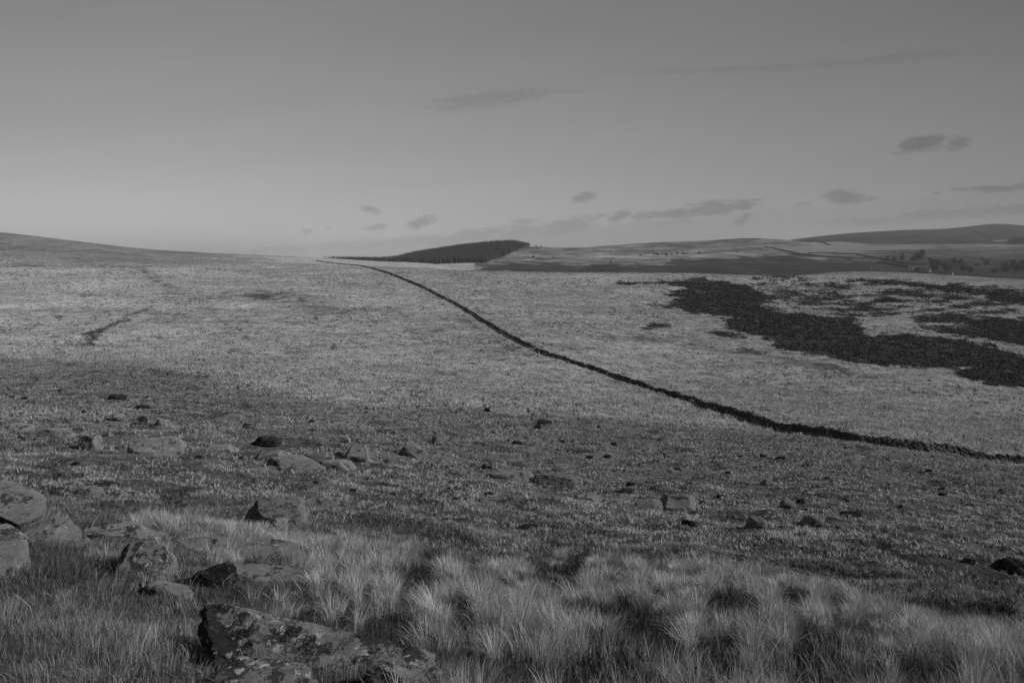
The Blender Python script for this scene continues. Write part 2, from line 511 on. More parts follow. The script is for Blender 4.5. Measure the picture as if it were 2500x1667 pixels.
HE = [
    q([(240, 84), (450, 80), (690, 76), (900, 95), (1020, 150), (960, 195), (1120, 240), (1300, 262), (1470, 275), (1500, 310), (1520, 350), (1600, 362), (1790, 350), (1900, 370), (2230, 430), (2360, 480), (2700, 520), (2700, 690), (2360, 632), (2200, 620), (2050, 580), (2000, 560), (2060, 530), (1700, 520), (1400, 480), (1200, 445), (1040, 425), (1060, 400), (990, 350), (800, 320), (820, 265), (620, 250), (560, 222), (410, 200), (500, 182), (600, 165), (450, 138), (580, 128), (560, 102), (300, 92)], 1400, 650, .4677),
    q([(1800, 258), (1950, 250), (2150, 272), (2700, 280), (2700, 440), (2240, 400), (2100, 378), (1900, 340), (1960, 322), (2100, 310), (1850, 285)], 1400, 650, .4677),
    q([(1330, 68), (1700, 86), (1850, 93), (2100, 105), (2352, 133), (2700, 170), (2700, 240), (2200, 182), (2150, 152), (1900, 118), (1700, 100)], 1400, 650, .4677),
    q([(930, 66), (1210, 66), (1210, 80), (940, 76)], 1400, 650, .4677),
    q([(400, 315), (450, 303), (490, 315), (440, 324)], 1400, 650, .4677),
    q([(700, 345), (760, 338), (900, 360), (890, 376), (780, 366)], 1400, 650, .4677),
]
HE_FAR = [
    [(1165, 652), (1230, 641), (1300, 637), (1340, 640), (1400, 646), (1450, 640), (1500, 641), (1560, 640), (1650, 633), (1750, 628), (1850, 625), (1950, 622), (2050, 630), (2140, 636), (2300, 645), (2420, 650), (2600, 652), (2600, 690), (2000, 690), (1780, 680), (1400, 680), (1160, 664)],
]
HE_PATCHY = q([(900, 85), (1700, 100), (2700, 200), (2700, 460), (2300, 400), (1850, 330), (1780, 290), (1900, 240), (1500, 270), (1300, 260), (1000, 200)], 1400, 650, .4677)
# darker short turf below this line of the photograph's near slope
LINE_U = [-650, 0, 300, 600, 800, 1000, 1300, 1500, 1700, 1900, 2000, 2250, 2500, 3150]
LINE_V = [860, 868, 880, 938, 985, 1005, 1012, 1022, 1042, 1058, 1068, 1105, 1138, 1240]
C1 = (0, 530, .3614)


def s1(x0, y0, x1, y1, r, val):
    return (x0 * C1[2], 530 + y0 * C1[2], x1 * C1[2], 530 + y1 * C1[2], r * C1[2], val)


STREAKS = [  # u0, v0, u1, v1, radius, relative darkening (rushes, bracken, peat)
    s1(1150, 510, 1500, 530, 44, .36), s1(1500, 520, 1950, 530, 38, .38), s1(1750, 525, 2150, 580, 52, .42), s1(2100, 580, 2300, 640, 38, .4),
    s1(1100, 590, 1420, 620, 26, .35), s1(950, 335, 990, 380, 10, .6), s1(1000, 370, 1110, 450, 26, .5), s1(1100, 440, 1125, 468, 12, .5),
    s1(590, 860, 600, 800, 12, 1.1), s1(600, 800, 660, 765, 18, 1.0), s1(630, 830, 660, 790, 9, 1.0), s1(660, 765, 790, 725, 8, .8), s1(790, 725, 860, 665, 8, .8),
    s1(860, 665, 1010, 628, 9, .7), s1(1010, 640, 1030, 590, 6, .5), s1(1030, 620, 1170, 665, 5, .4), s1(1170, 665, 1350, 745, 4, .5),
    s1(400, 390, 720, 400, 12, .3), s1(60, 330, 700, 340, 14, .25), s1(480, 530, 880, 525, 8, .35), s1(290, 660, 700, 680, 6, .4),
    s1(1600, 370, 2200, 400, 22, .25), s1(1670, 800, 1690, 850, 8, .5), s1(2250, 850, 2280, 900, 8, .6), s1(1050, 770, 1110, 830, 10, .25),
    s1(720, 320, 1000, 350, 20, .3), s1(0, 330, 250, 320, 16, .3),
    (1040, 705, 1110, 770, 3.5, .35), (1110, 770, 1200, 830, 5, .45), (1200, 830, 1290, 868, 5, .5), (950, 750, 995, 777, 3, .5),
    (1296, 790, 1302, 760, 3, .35), (1302, 760, 1340, 730, 2, .3), (1150, 730, 1205, 785, 3, .35),
    (1470, 815, 1700, 840, 9, .40), (1640, 828, 1850, 862, 10, .45), (1820, 855, 2060, 905, 10, .42), (2000, 895, 2150, 925, 9, .35), (2250, 955, 2290, 958, 5, .5),
    (1330, 790, 1450, 795, 10, .2), (1000, 805, 1080, 808, 5, .35), (1430, 908, 1450, 915, 5, .4), (1480, 925, 1540, 950, 4, .4),
    (1060, 905, 1180, 935, 5, .3), (1090, 1040, 1260, 1060, 12, .15),
    (140, 1155, 60, 1160, 18, .3), (550, 1250, 600, 1235, 14, .35),
    (910, 1203, 1045, 1212, 5, .6), (2151, 1330, 2270, 1340, 14, .75), (2350, 1420, 2500, 1445, 16, .6), (1960, 1340, 2030, 1335, 9, .6),
    (2100, 1365, 2500, 1400, 22, .25), (1850, 1375, 2100, 1390, 18, .25), (1880, 594, 1950, 594, 5, .45), (1420, 610, 1600, 612, 5, .2), (1300, 612, 1400, 610, 7, .3),
    (1650, 600, 1850, 590, 6, .2),
]
PALE = [  # paler growth on the near slope
    (-50, 1008, 280, 1020, 20, .6), (420, 1038, 560, 1052, 14, .5), (540, 945, 900, 975, 10, .35), (700, 1000, 900, 1010, 8, .2), (0, 1110, 350, 1120, 18, .35), (420, 1170, 560, 1190, 20, .3),
    (830, 1180, 1000, 1190, 24, .35), (1050, 1225, 1500, 1240, 28, .35), (1500, 1300, 1700, 1310, 16, .4), (1780, 1310, 2100, 1300, 14, .4), (2200, 1340, 2480, 1320, 14, .4),
    (-50, 860, 500, 905, 9, .3), (500, 905, 900, 925, 6, .25), (1100, 985, 1900, 1035, 12, .25), (1950, 1255, 2100, 1262, 8, .3)]
FIELDS = [([(1975, 592), (2050, 590), (2120, 596), (2110, 601), (1980, 600)], .33), ([(1900, 601), (2200, 600), (2300, 604), (2200, 610), (1960, 616)], .31),
          ([(1160, 643), (780, 630), (640, 628), (780, 660), (1160, 660)], .42), ([(2420, 588), (2500, 583), (2500, 588), (2430, 590)], .30)]


def cover(X, Y, z):
    """albedo of the grass, amount of heather, and how far the place lies"""
    Ye = np.maximum(Y, 2.0)
    u, v = px(X, Ye, z)
    wu = u + 26 * fbm(u / 55, v / 14, 3); wv = v + 7 * fbm(u / 45 + 9, v / 12 + 3, 3)
    tone = np.full(u.shape, .395)
    tone = tone * (1 + .36 * fbm(u / 230, v / 11 + u / 900, 5, .65) + .26 * fbm(u / 45 + 7, v / 3.0, 3))
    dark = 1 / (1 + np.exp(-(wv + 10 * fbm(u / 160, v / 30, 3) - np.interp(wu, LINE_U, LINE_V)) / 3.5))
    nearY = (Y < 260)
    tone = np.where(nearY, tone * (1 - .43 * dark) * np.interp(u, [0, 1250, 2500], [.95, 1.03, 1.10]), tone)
    # lighter tongues across the dark turf, left
    tone = tone * (1 + .35 * nearY * np.exp(-((wv - (930 + .02 * u)) / 9)**2) * np.clip((u - 430) / 200, 0, 1) * np.clip((1100 - u) / 300, 0, 1))
    tone = np.where((Y > 350) & (u < 900), tone * (1 - .48 * np.clip((Y - 350) / 200, 0, 1) * np.clip((676 - .01 * u - v) / 34, 0, 1) * np.clip((760 - u) / 300, 0, 1)), tone)
    tone = np.where((Y > 900) & (Y <= 3000), .235, tone)
    tone = np.where((Y > 1000) & (Y < 2800) & (u > 2080) & (v > 605), np.interp(v, [605, 635, 650], [.18, .075, .045]) * np.clip((u - 2080) / 90, 0, 1) + tone * np.clip(1 - (u - 2080) / 90, 0, 1), tone)
    tone = np.where(Y > 3000, .05, tone)
    tone = np.where((Y > 1000) & (u < 2150) & (np.abs(v - 622 - (u - 1500) * .004) < 6) & (u > 1150) & (u < 1850), .32, tone)
    litter = np.interp(Y, [0, 18, 60, 200, 500], [.30, .34, .66, .85, 1.0])  # darker ground close by: dead litter and heather under the grass
    tone = tone * litter
    tone = np.where(Y > 900, tone * (1 + 1.3 * fbm(u / 55 + v / 12, v / 3.4, 5, .7)), tone)
    for P, val in FIELDS:
        sdv = poly_sd(u, v, P)
        tone = np.where((Y > 650) & (sdv > 0), val, tone)
    rag = np.clip(.62 + 1.9 * fbm(X * .22, Y * .16, 4, .65), .05, 1.0)
    for (a, b, c, d, r, val) in STREAKS:
        k = np.clip(1 - seg_d(wu * .6, wv, (a * .6, b), (c * .6, d)) / (r * 1.3), 0, 1)
        tone = tone * np.maximum(1 - 1.35 * np.minimum(val, 1.0) * k * rag, .15)
    for (a, b, c, d, r, val) in PALE:
        k = np.clip(1 - seg_d(wu * .5, wv, (a * .5, b), (c * .5, d)) / (r * 1.2), 0, 1)
        tone = tone * (1 + val * k)
    he = np.full(u.shape, -1.2)
    ok = (Y > 120) & (Y < 640)
    for P in HE:
        he[ok] = np.maximum(he[ok], np.clip(.5 + poly_sd(wu[ok], wv[ok], P) / 8 + .8 * fbm(u[ok] / 28, v[ok] / 4, 4), -1.2, 1.05))
    pa = np.clip(poly_sd(wu[ok], wv[ok], HE_PATCHY) / 20, -1, 1)
    he[ok] = np.maximum(he[ok], np.where(pa > 0, .10 + .28 * pa + 1.0 * fbm(u[ok] / 60, v[ok] / 7, 3), -1.2))
    okf = (Y > 800) & (Y < 3000)
    for P in HE_FAR:
        he[okf] = np.maximum(he[okf], np.clip(.30 + poly_sd(wu[okf] * 1.0, wv[okf], P) / 9 + 2.2 * fbm(u[okf] / 45 - v[okf] / 5, v[okf] / 3.5, 4, .6), -1.2, 1.3))
    # thin heather over the whole near slope below the tussocks
    far = np.clip((Y - 700) / 800, 0, 1)
    return np.clip(tone, .02, .5), he, far


# ground sheet
sc_ = np.concatenate([np.linspace(-1.05, -.66, 40, endpoint=False), np.linspace(-.66, .66, 760), np.linspace(.66, 1.05, 40)[1:]])
yr = np.concatenate([np.linspace(-12, 2, 70, endpoint=False), np.exp(np.linspace(math.log(2), math.log(900), 700, endpoint=False)), np.exp(np.linspace(math.log(900), math.log(2300), 420, endpoint=False)), np.exp(np.linspace(math.log(2300), math.log(12000), 170))])
SS, YY = np.meshgrid(sc_, yr)
XX = SS * (np.maximum(YY, -2) + 8 * np.exp(-np.maximum(YY, 0) / 400) + 2)
ZZ = H(XX.ravel(), YY.ravel())
nr, nc = SS.shape
idx = np.arange(nr * nc).reshape(nr, nc)
quads = np.stack([idx[:-1, :-1], idx[:-1, 1:], idx[1:, 1:], idx[1:, :-1]], -1).reshape(-1, 4)
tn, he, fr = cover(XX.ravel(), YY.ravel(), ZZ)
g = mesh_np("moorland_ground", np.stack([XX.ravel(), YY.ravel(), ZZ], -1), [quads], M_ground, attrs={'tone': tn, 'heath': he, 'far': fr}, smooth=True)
tag(g, "rolling open moorland falling from the camera to the wall and rising to far hills", "moorland", kind='structure')

# ------------------------------------------------------------------ dry stone wall
WALL = [(720, 633), (780, 638), (830, 645), (870, 648), (920, 659), (965, 674), (1000, 688), (1050, 711), (1100, 737), (1150, 765), (1200, 796), (1250, 827),
        (1290, 846), (1330, 864), (1400, 889), (1470, 910), (1540, 934), (1600, 956), (1680, 980), (1740, 998), (1800, 1016), (1870, 1036), (1950, 1055),
        (2050, 1070), (2150, 1085), (2250, 1099), (2350, 1113), (2500, 1134), (2700, 1165), (3000, 1215)]


def box_stones(cs, ax, ay, hx, hy, hz, rs, jit=.13):
    """many irregular stones: centres, local axes and half sizes as arrays"""
    n = len(cs)
    sg = np.array([(a, b, c) for c in (-1, 1) for b in (-1, 1) for a in (-1, 1)], float)
    j = 1 + jit * (rs.random((n, 8, 3)) * 2 - 1)
    lx = sg[None, :, 0] * hx[:, None] * j[:, :, 0]; ly = sg[None, :, 1] * hy[:, None] * j[:, :, 1]; lz = sg[None, :, 2] * hz[:, None] * j[:, :, 2]
    V = cs[:, None, :] + lx[..., None] * ax[:, None, :] + ly[..., None] * ay[:, None, :]
    V[..., 2] += lz
    f = np.array([(0, 2, 3, 1), (4, 5, 7, 6), (0, 1, 5, 4), (2, 6, 7, 3), (0, 4, 6, 2), (1, 3, 7, 5)])
    Fc = (np.arange(n) * 8)[:, None, None] + f[None]
    return V.reshape(-1, 3), Fc.reshape(-1, 4)


wp = []
for (u, v) in WALL[1:]:
    x, y, z = find(u, v, 60, 900)
    wp.append((x, y))
wp = np.array(wp)
wp = np.vstack([wp[0] + (wp[0] - wp[1]) * 0.15, wp])
dl = np.r_[0, np.cumsum(np.hypot(*np.diff(wp, axis=0).T))]
tt = np.arange(0, dl[-1], .5)
WX = hermite(dl, wp[:, 0], tt); WY = hermite(dl, wp[:, 1], tt)
WX += .25 * fbm(tt * .08, tt * 0, 3); WY += .6 * fbm(tt * .05 + 7, tt * 0, 3)
tx = np.gradient(WX); ty = np.gradient(WY); ln = np.hypot(tx, ty); tx /= ln; ty /= ln
WZ = H(WX, WY)
rs = np.random.default_rng(3)
Vs, Fs, off = [], [], 0
n = len(WX)
hgt = np.interp(WY, [95, 200, 400], [.80, .60, .58]) * (1 + .22 * fbm(tt * .10, tt * 0 + 3, 4)) - .25 * np.clip(fbm(tt * .11 + 40, tt * 0, 2) - .35, 0, 1) * 3
ax = np.stack([tx, ty, np.gradient(WZ) / ln], -1); ay = np.stack([-ty, tx, 0 * tx], -1)
V_, F_ = box_stones(np.stack([WX, WY, WZ + hgt * .42], -1), ax, ay, np.full(n, .27), np.full(n, .26), hgt * .44, rs, .06)
Vs.append(V_); Fs.append(F_ + off); off += len(V_)
NC = 7
for c in range(NC):
    for side in (-1, 1):
        m_ = int(n * 1.35)
        k = rs.random(m_) * (n - 1.01); i0 = k.astype(int); f0 = k - i0
        L_ = lambda a_: a_[i0] * (1 - f0) + a_[i0 + 1] * f0
        x_, y_, z_, h_, tx_, ty_ = L_(WX), L_(WY), L_(WZ), L_(hgt), L_(tx), L_(ty)
        o_ = side * (.26 - .02 * c) + .05 * rs.standard_normal(m_)
        zc = z_ + h_ * (c + .45) / NC + .05 * rs.standard_normal(m_) + (c == NC - 1) * .03
        a0 = rs.standard_normal(m_) * .22
        ca, sa = np.cos(a0), np.sin(a0)
        axx = np.stack([tx_ * ca - ty_ * sa, ty_ * ca + tx_ * sa, L_(ax[:, 2]) + .12 * rs.standard_normal(m_)], -1)
        ayy = np.stack([-ty_ * ca - tx_ * sa, tx_ * ca - ty_ * sa, 0 * tx_], -1)
        V_, F_ = box_stones(np.stack([x_ - ty_ * o_, y_ + tx_ * o_, zc], -1), axx, ayy, .13 + .19 * rs.random(m_)**1.5, .13 + .06 * rs.random(m_), .07 + .07 * rs.random(m_), rs, .28)
        Vs.append(V_); Fs.append(F_ + off); off += len(V_)
wall = mesh_np("dry_stone_wall", np.concatenate(Vs), [np.concatenate(Fs)], M_wall)
tag(wall, "long dark dry stone wall winding down the slope across the whole moor", "stone wall")

# ------------------------------------------------------------------ boulders
FOOT = []      # footprints, so that no grass grows through the stone


def boulder(label, u, v, wpx, hpx, mat=None, depth=.6, yaw=0., seed=1, power=3.2, cuts=9, tilt=0., pitch=0., taper=0., n=None, name="boulder", ymax=300, H_=None, Y_=None, group=None, sink=.25, rough=1.0, planes=(), lift=0., mossy=None):
    """one granite boulder whose near foot meets the ground under (u, v)"""
    r = np.random.default_rng(seed)
    x, y, z = find(u, v, 3.7, ymax) if Y_ is None else ((u - CU) / F * Y_, Y_, 0)
    W = wpx * y / F; Hh = hpx * y / F * .78 if H_ is None else H_
    D = max(W * depth, .05)
    y = y + D * .42
    x = (u - CU) / F * y
    z = float(H(x, y)[0])
    if n is None:
        n = 34 if y < 16 else (22 if y < 70 else 10)
    # cube sphere
    a = np.linspace(-1, 1, n + 1)
    A, B = np.meshgrid(a, a)
    fs, vs, o_ = [], [], 0
    for ax_ in range(3):
        for s_ in (-1, 1):
            P = np.zeros((n + 1, n + 1, 3))
            P[..., ax_] = s_; P[..., (ax_ + 1) % 3] = A; P[..., (ax_ + 2) % 3] = B
            ii = np.arange((n + 1)**2).reshape(n + 1, n + 1) + o_
            qd = np.stack([ii[:-1, :-1], ii[:-1, 1:], ii[1:, 1:], ii[1:, :-1]], -1).reshape(-1, 4)
            fs.append(qd if s_ > 0 else qd[:, ::-1]); vs.append(P.reshape(-1, 3)); o_ += (n + 1)**2
    P = np.concatenate(vs); Q = np.concatenate(fs)
    # weld the cube's edges
    key = np.round(P * n * 2).astype(int)
    _, first, inv = np.unique(key, axis=0, return_index=True, return_inverse=True)
    P = P[first]; Q = inv.ravel()[Q]
    L = (np.abs(P)**power).sum(1)**(1 / power)
    P = P / L[:, None]
    for k in range(cuts):
        d = r.standard_normal(3); d[2] = abs(d[2]) * .7; d /= np.linalg.norm(d)
        o_ = .62 + .3 * r.random()
        h = P @ d - o_
        P = P - np.where(h > 0, h * .99, 0)[:, None] * d
    for (dx, dy, dz, o_) in planes:
        d = np.array([dx, dy, dz], float); d /= np.linalg.norm(d)
        h = P @ d - o_
        P = P - np.where(h > 0, h * .97, 0)[:, None] * d
    P = P + .10 * rough * fbm3(P * 1.3 + seed * 3.1, 3)[:, None] * P
    nd = P / (np.linalg.norm(P, axis=1)[:, None] + 1e-9)
    if n > 30:
        P = P + (.016 * fbm3(P * 13 + seed, 3, .6))[:, None] * nd
    P = P + (.055 * rough * fbm3(P * 4 + seed, 4, .6))[:, None] * nd
    P[:, 2] *= (1 - taper * P[:, 0])
    hx, hy, hz = W / 2, D / 2, Hh / 2 * (1 + sink)
    moss_shade = np.zeros(len(P)) if mossy is None else np.clip((mossy - P[:, 0]) * 4, 0, 1) * np.clip(1.2 - P[:, 2] * 1.2, 0, 1)  # moss towards the left end, with that face's shade painted into it
    P = P * np.array([hx, hy, hz])
    for ang, i, j in ((tilt, 0, 2), (pitch, 1, 2), (yaw, 0, 1)):
        c_, s_ = math.cos(ang), math.sin(ang)
        pi, pj = P[:, i].copy(), P[:, j].copy()
        P[:, i] = c_ * pi - s_ * pj; P[:, j] = s_ * pi + c_ * pj
    if mat is None:
        mat = M_rock if y < 18 else M_rfar
    o = mesh_np(name, P, [Q], mat, smooth=True, loc=(x, y, z + hz - Hh * sink + lift), attrs={'moss': moss_shade})
    for p in o.data.polygons:
        pass
    tag(o, label, "boulder", group)
    FOOT.append((x, y, hx * .86, hy * .86, yaw))
    return o


# foreground
boulder("big wedge-shaped boulder with left face black with moss and painted shade and white lichen, nearest in the foreground", 742, 1640, 700, 150, M_lich, .34, -.30, 11, 3.2, 3, tilt=-.05, taper=.08, n=80, H_=.27, sink=.25, rough=.8, planes=((-1, -.35, .05, .80), (0.2, -.75, 1, .60)), mossy=-.35)
boulder("low lichen-crusted rock tucked under the big wedge-shaped boulder", 640, 1705, 330, 60, M_lich, .5, -.2, 12, 2.6, 6, n=40, H_=.16)
boulder("flat grey rock end at the bottom edge, right of the big boulder", 950, 1700, 190, 60, M_rock, .6, -.5, 13, 2.8, 6, n=36, H_=.16, planes=((-1, 0, .2, .6),))
boulder("small black-sided rock at the bottom edge between the big boulder and the tall tussocks", 1055, 1695, 140, 50, M_lich, .8, -.3, 14, 2.6, 7, n=36, H_=.14)
boulder("rounded block with lichen-spotted top at the left end of the long slab", 362, 1412, 150, 96, M_lich, 1.0, -.2, 21, 3.0, 5, n=46, sink=.3, taper=-.1, planes=((.2, -.8, .6, .62),))
boulder("long flat granite slab running right from the lichen-spotted block", 575, 1380, 330, 72, M_rock, .34, -.14, 22, 5, 3, n=50, sink=.4, rough=.5, planes=((0, -.45, 1, .55), (0, -1, .1, .8)))
boulder("low tongue of granite slab lying in front of the long flat slab", 655, 1432, 430, 36, M_rock, .26, -.14, 23, 4, 3, n=50, sink=.4, rough=.5, planes=((0, -.3, 1, .5),))
boulder("small dark mossy boulder sitting on the front of the long slab", 528, 1436, 108, 62, M_moss, .8, -.3, 24, 2.4, 6, n=40, sink=.2, rough=1.6)
boulder("sunken grass-edged slab with a dark crack along its near side, below the lichen-spotted block", 415, 1456, 130, 30, M_rock, .5, -.35, 25, 4, 3, n=40, sink=.6, rough=.6)
boulder("low square-cut rock with a black left side and a lichen-covered top", 300, 1330, 215, 60, M_lich, .40, -.05, 31, 4.5, 4, n=46, sink=.3, planes=((-1, -.1, .05, .85), (0, -.3, 1, .62)))
boulder("large smooth boulder overhanging a black gap at the left edge", 8, 1290, 190, 95, M_rock, .8, -.35, 41, 3.0, 4, n=56, tilt=-.22, H_=.36, lift=.16, sink=.2, rough=.6, Y_=11.2, planes=((.1, -.5, 1, .62), (.2, -.9, -.5, .7)))
boulder("thin rough slab wedged under the large smooth boulder at the left edge", 15, 1312, 110, 34, M_lich, .8, -.45, 42, 2.8, 5, n=40, tilt=-.2, Y_=10.6)
boulder("broad sloping granite slab between the left-edge boulder and the square-cut rock", 135, 1338, 150, 66, M_rock, .9, -.35, 43, 4, 4, n=46, tilt=-.30, sink=.45, rough=.6, planes=((.1, -.4, 1, .5),))
boulder("big sloping grey slab at the left edge, its foot buried in long grass", -10, 1420, 190, 100, M_rock, .8, -.5, 44, 4.2, 4, n=50, tilt=-.32, sink=.35, rough=.5, planes=((.15, -.6, 1, .55),))
boulder("angular pale boulder with a dark left end and a diagonal crack, alone in the turf", 672, 1290, 190, 92, M_rock, .6, -.18, 51, 3.2, 6, n=40, sink=.3, taper=.18, planes=((-1, -.5, .3, .6), (0, -.6, 1, .6)))
boulder("low sunken stone trailing off to the right of the cracked pale boulder", 775, 1240, 95, 26, M_rock, .8, -.1, 52, 2.6, 4, n=24, sink=.6)
boulder("flat half-buried stone with a pale right end, above the square-cut rock", 300, 1216, 90, 26, M_lich, .8, 0, 61, 2.8, 5, n=24, sink=.4)
boulder("long low turf-covered hump of stone left of the flat half-buried stone", 205, 1212, 90, 22, M_rock, .7, 0, 62, 2.6, 4, n=24, sink=.6)
boulder("thin pale sliver of slab showing between tall tussocks", 900, 1352, 130, 16, M_rock, .7, 0, 63, 4, 3, n=24, sink=.6, H_=.15)
boulder("wide bare rock ledge lying flat behind the tall tussocks on the right", 1915, 1428, 240, 26, M_rock, .5, -.25, 64, 4, 4, n=36, sink=.6, rough=.8)
# middle distance: label, u, v foot, width, height, depth, seed, extra
MID = [
    ("smooth round grey boulder in the pale grass near the left edge", 135, 1070, 98, 36, .7, 101, {}),
    ("dark-topped block with a black shadow at its left, beside the smooth round boulder", 223, 1099, 76, 50, .8, 102, dict(power=4, planes=((-1, -.3, .1, .7),))),
    ("large low dome of granite with streaked sides in the middle left", 381, 1112, 128, 56, .7, 103, dict(cuts=5, sink=.3)),
    ("pale low dome with one white lichen spot, right of the large streaked dome", 543, 1100, 88, 30, .7, 104, {}),
    ("black-fronted humped rock above the flat-topped boulder", 651, 1092, 72, 28, .7, 105, dict(mat='moss')),
    ("large flat-topped boulder with a black left end, in the middle of the left slope", 718, 1152, 156, 40, .55, 106, dict(power=4.5, cuts=6, planes=((-1, -.6, .2, .72), (0, -.3, 1, .7)))),
    ("long sunken grey rock just behind the large flat-topped boulder", 664, 1128, 105, 38, .5, 107, dict(taper=-.3)),
    ("low dome touching the right end of the large flat-topped boulder", 825, 1150, 88, 36, .8, 108, dict(cuts=4)),
    ("rounded boulder split by a black diagonal stripe", 872, 1126, 92, 46, .8, 109, dict(planes=((-1, -.3, .4, .55),))),
    ("black oblong rock high on the left slope, farthest up of the dark rocks", 284, 976, 46, 20, .8, 110, dict(mat='moss', cuts=11)),
    ("black-faced rock with a pale right shoulder, below the farthest black oblong rock", 344, 999, 38, 15, .9, 111, dict(mat='moss')),
    ("small grey hump left of centre on the upper left rock field", 285, 1029, 40, 20, .8, 112, {}),
    ("small dark leaning stone between two grey humps on the left", 348, 1031, 28, 17, .8, 113, dict(mat='moss')),
    ("small pointed grey stone right of the dark leaning stone", 391, 1038, 36, 21, .8, 114, dict(cuts=12)),
    ("grey stone with a dark notch above the pale low dome", 612, 1049, 46, 18, .8, 115, {}),
    ("flat stone at the left edge of the picture beside the round boulder", 38, 1053, 80, 24, .8, 116, dict(power=4)),
    ("round pale stone with a black hollow at its left, above the striped boulder", 840, 1081, 42, 22, .8, 117, dict(planes=((-1, -.3, .1, .5),))),
    ("small tilted stone just right of the large streaked dome", 463, 1077, 36, 17, .8, 118, dict(tilt=.3)),
    ("jagged dark pointed rock standing alone in the centre of the slope", 1070, 1084, 38, 27, .7, 119, dict(cuts=14, rough=2.0, taper=.4)),
    ("slanting pale slab propped up behind turf, left of the jagged pointed rock", 1015, 1117, 74, 36, .5, 120, dict(power=4, tilt=-.38, cuts=10)),
    ("small black triangular stone by the edge of the pale grass in the centre", 1190, 1006, 18, 13, .8, 121, dict(mat='moss', cuts=12, taper=.2)),
    ("black broken outcrop in two bits near the centre, above the wide turf", 1325, 1036, 42, 14, .8, 122, dict(mat='moss', cuts=14, rough=1.8)),
    ("small black cube-like stone just below the black broken outcrop", 1314, 1046, 18, 12, .8, 123, dict(mat='moss')),
    ("slim upright pointed stone like a tooth behind the flat centre slab", 1206, 1146, 22, 30, .6, 124, dict(cuts=12, power=3, sink=.15)),
    ("small black lump at the left foot of the tooth-like upright stone", 1181, 1146, 17, 14, .8, 125, dict(mat='moss')),
    ("flat grey slab in front of the tooth-like upright stone", 1245, 1167, 112, 22, .6, 126, dict(power=4.5, cuts=4, sink=.5)),
    ("long pale slab with a bright lichen crust right of the flat grey slab", 1360, 1188, 122, 30, .6, 127, dict(power=4, cuts=5, sink=.5, mat='lich')),
    ("dark arched stone right of the long pale slabs", 1526, 1207, 38, 18, .8, 128, dict(mat='moss')),
    ("low wide stone half sunk in turf, left of the large pale outcrop", 1437, 1228, 72, 22, .7, 129, dict(sink=.5)),
    ("large pale sloping outcrop, brightest rock right of centre", 1652, 1246, 92, 42, .7, 130, dict(cuts=8, taper=-.15)),
    ("low left shoulder of stone beside the large pale outcrop", 1585, 1240, 70, 26, .7, 131, dict(sink=.5)),
    ("tiny black triangular rock at the foot of the large pale outcrop", 1638, 1245, 22, 13, .8, 132, dict(mat='moss')),
    ("small grey stone beside the black broken outcrop near the centre", 1362, 1056, 48, 12, .8, 133, {}),
    ("small dark-topped stone above the tooth-like upright stone", 1206, 1057, 20, 10, .8, 134, {}),
    ("little grey stone at the upper edge of the turf, straight above the striped boulder", 894, 1010, 15, 9, .8, 135, {}),
    ("small half-dark half-pale rounded rock in open turf, farthest of the right-hand boulders", 1876, 1185, 32, 18, .8, 136, dict(cuts=6)),
    ("thin flat stone just left of the half-dark rounded rock", 1826, 1183, 60, 9, .6, 137, dict(power=4, sink=.4)),
    ("smooth round boulder with a long shadow to its left, on the right of the slope", 1923, 1243, 36, 22, .9, 138, dict(cuts=1, power=2.4, rough=.5, sink=.12)),
    ("small dark angular stone right of the smooth round boulder", 1973, 1245, 36, 13, .8, 139, dict(cuts=12)),
    ("angular boulder with a black left face and pale flank, below the smooth round boulder", 1849, 1291, 70, 36, .7, 140, dict(planes=((-1, -.35, .25, .45),))),
    ("roof-shaped boulder with a black left face, right of the pale-flanked boulder", 1981, 1287, 66, 26, .7, 141, dict(planes=((-1, -.45, .5, .35),))),
    ("low pale stone with a dark left tip, last of the row on the right", 2070, 1294, 50, 16, .8, 142, {}),
    ("upper of two black stones stacked together right of centre", 1696, 1261, 40, 19, .8, 143, dict(mat='moss', cuts=12)),
    ("lower and larger of two black stones stacked together right of centre", 1688, 1290, 48, 27, .8, 144, dict(mat='moss', cuts=12)),
    ("cluster of small dark stone edges above the low pale stone on the right", 2078, 1262, 52, 14, .8, 145, dict(mat='moss', cuts=14, rough=1.8)),
    ("big dark mossy boulder cut off by the right edge", 2470, 1404, 110, 44, .7, 146, dict(mat='moss', cuts=9, rough=1.6)),
    ("small dark stone left of the mossy boulder at the right edge", 2363, 1379, 32, 18, .8, 147, dict(mat='moss')),
    ("flat stone lying close under the wall towards the right edge", 2198, 1110, 62, 10, .6, 148, dict(power=4, sink=.5)),
    ("small dark flat stone in open turf below the wall", 1968, 1139, 22, 7, .8, 149, dict(mat='moss')),
]
for (lab, u, v, wp_, hp_, dep, sdd, kw) in MID:
    kw = dict(kw)
    mt = kw.pop('mat', None)
    mt = {'moss': M_moss, 'lich': M_lich, None: None}[mt]
    boulder(lab, u, v, wp_, hp_, mt, dep, random.Random(sdd).uniform(-.35, .2), sdd, **kw)
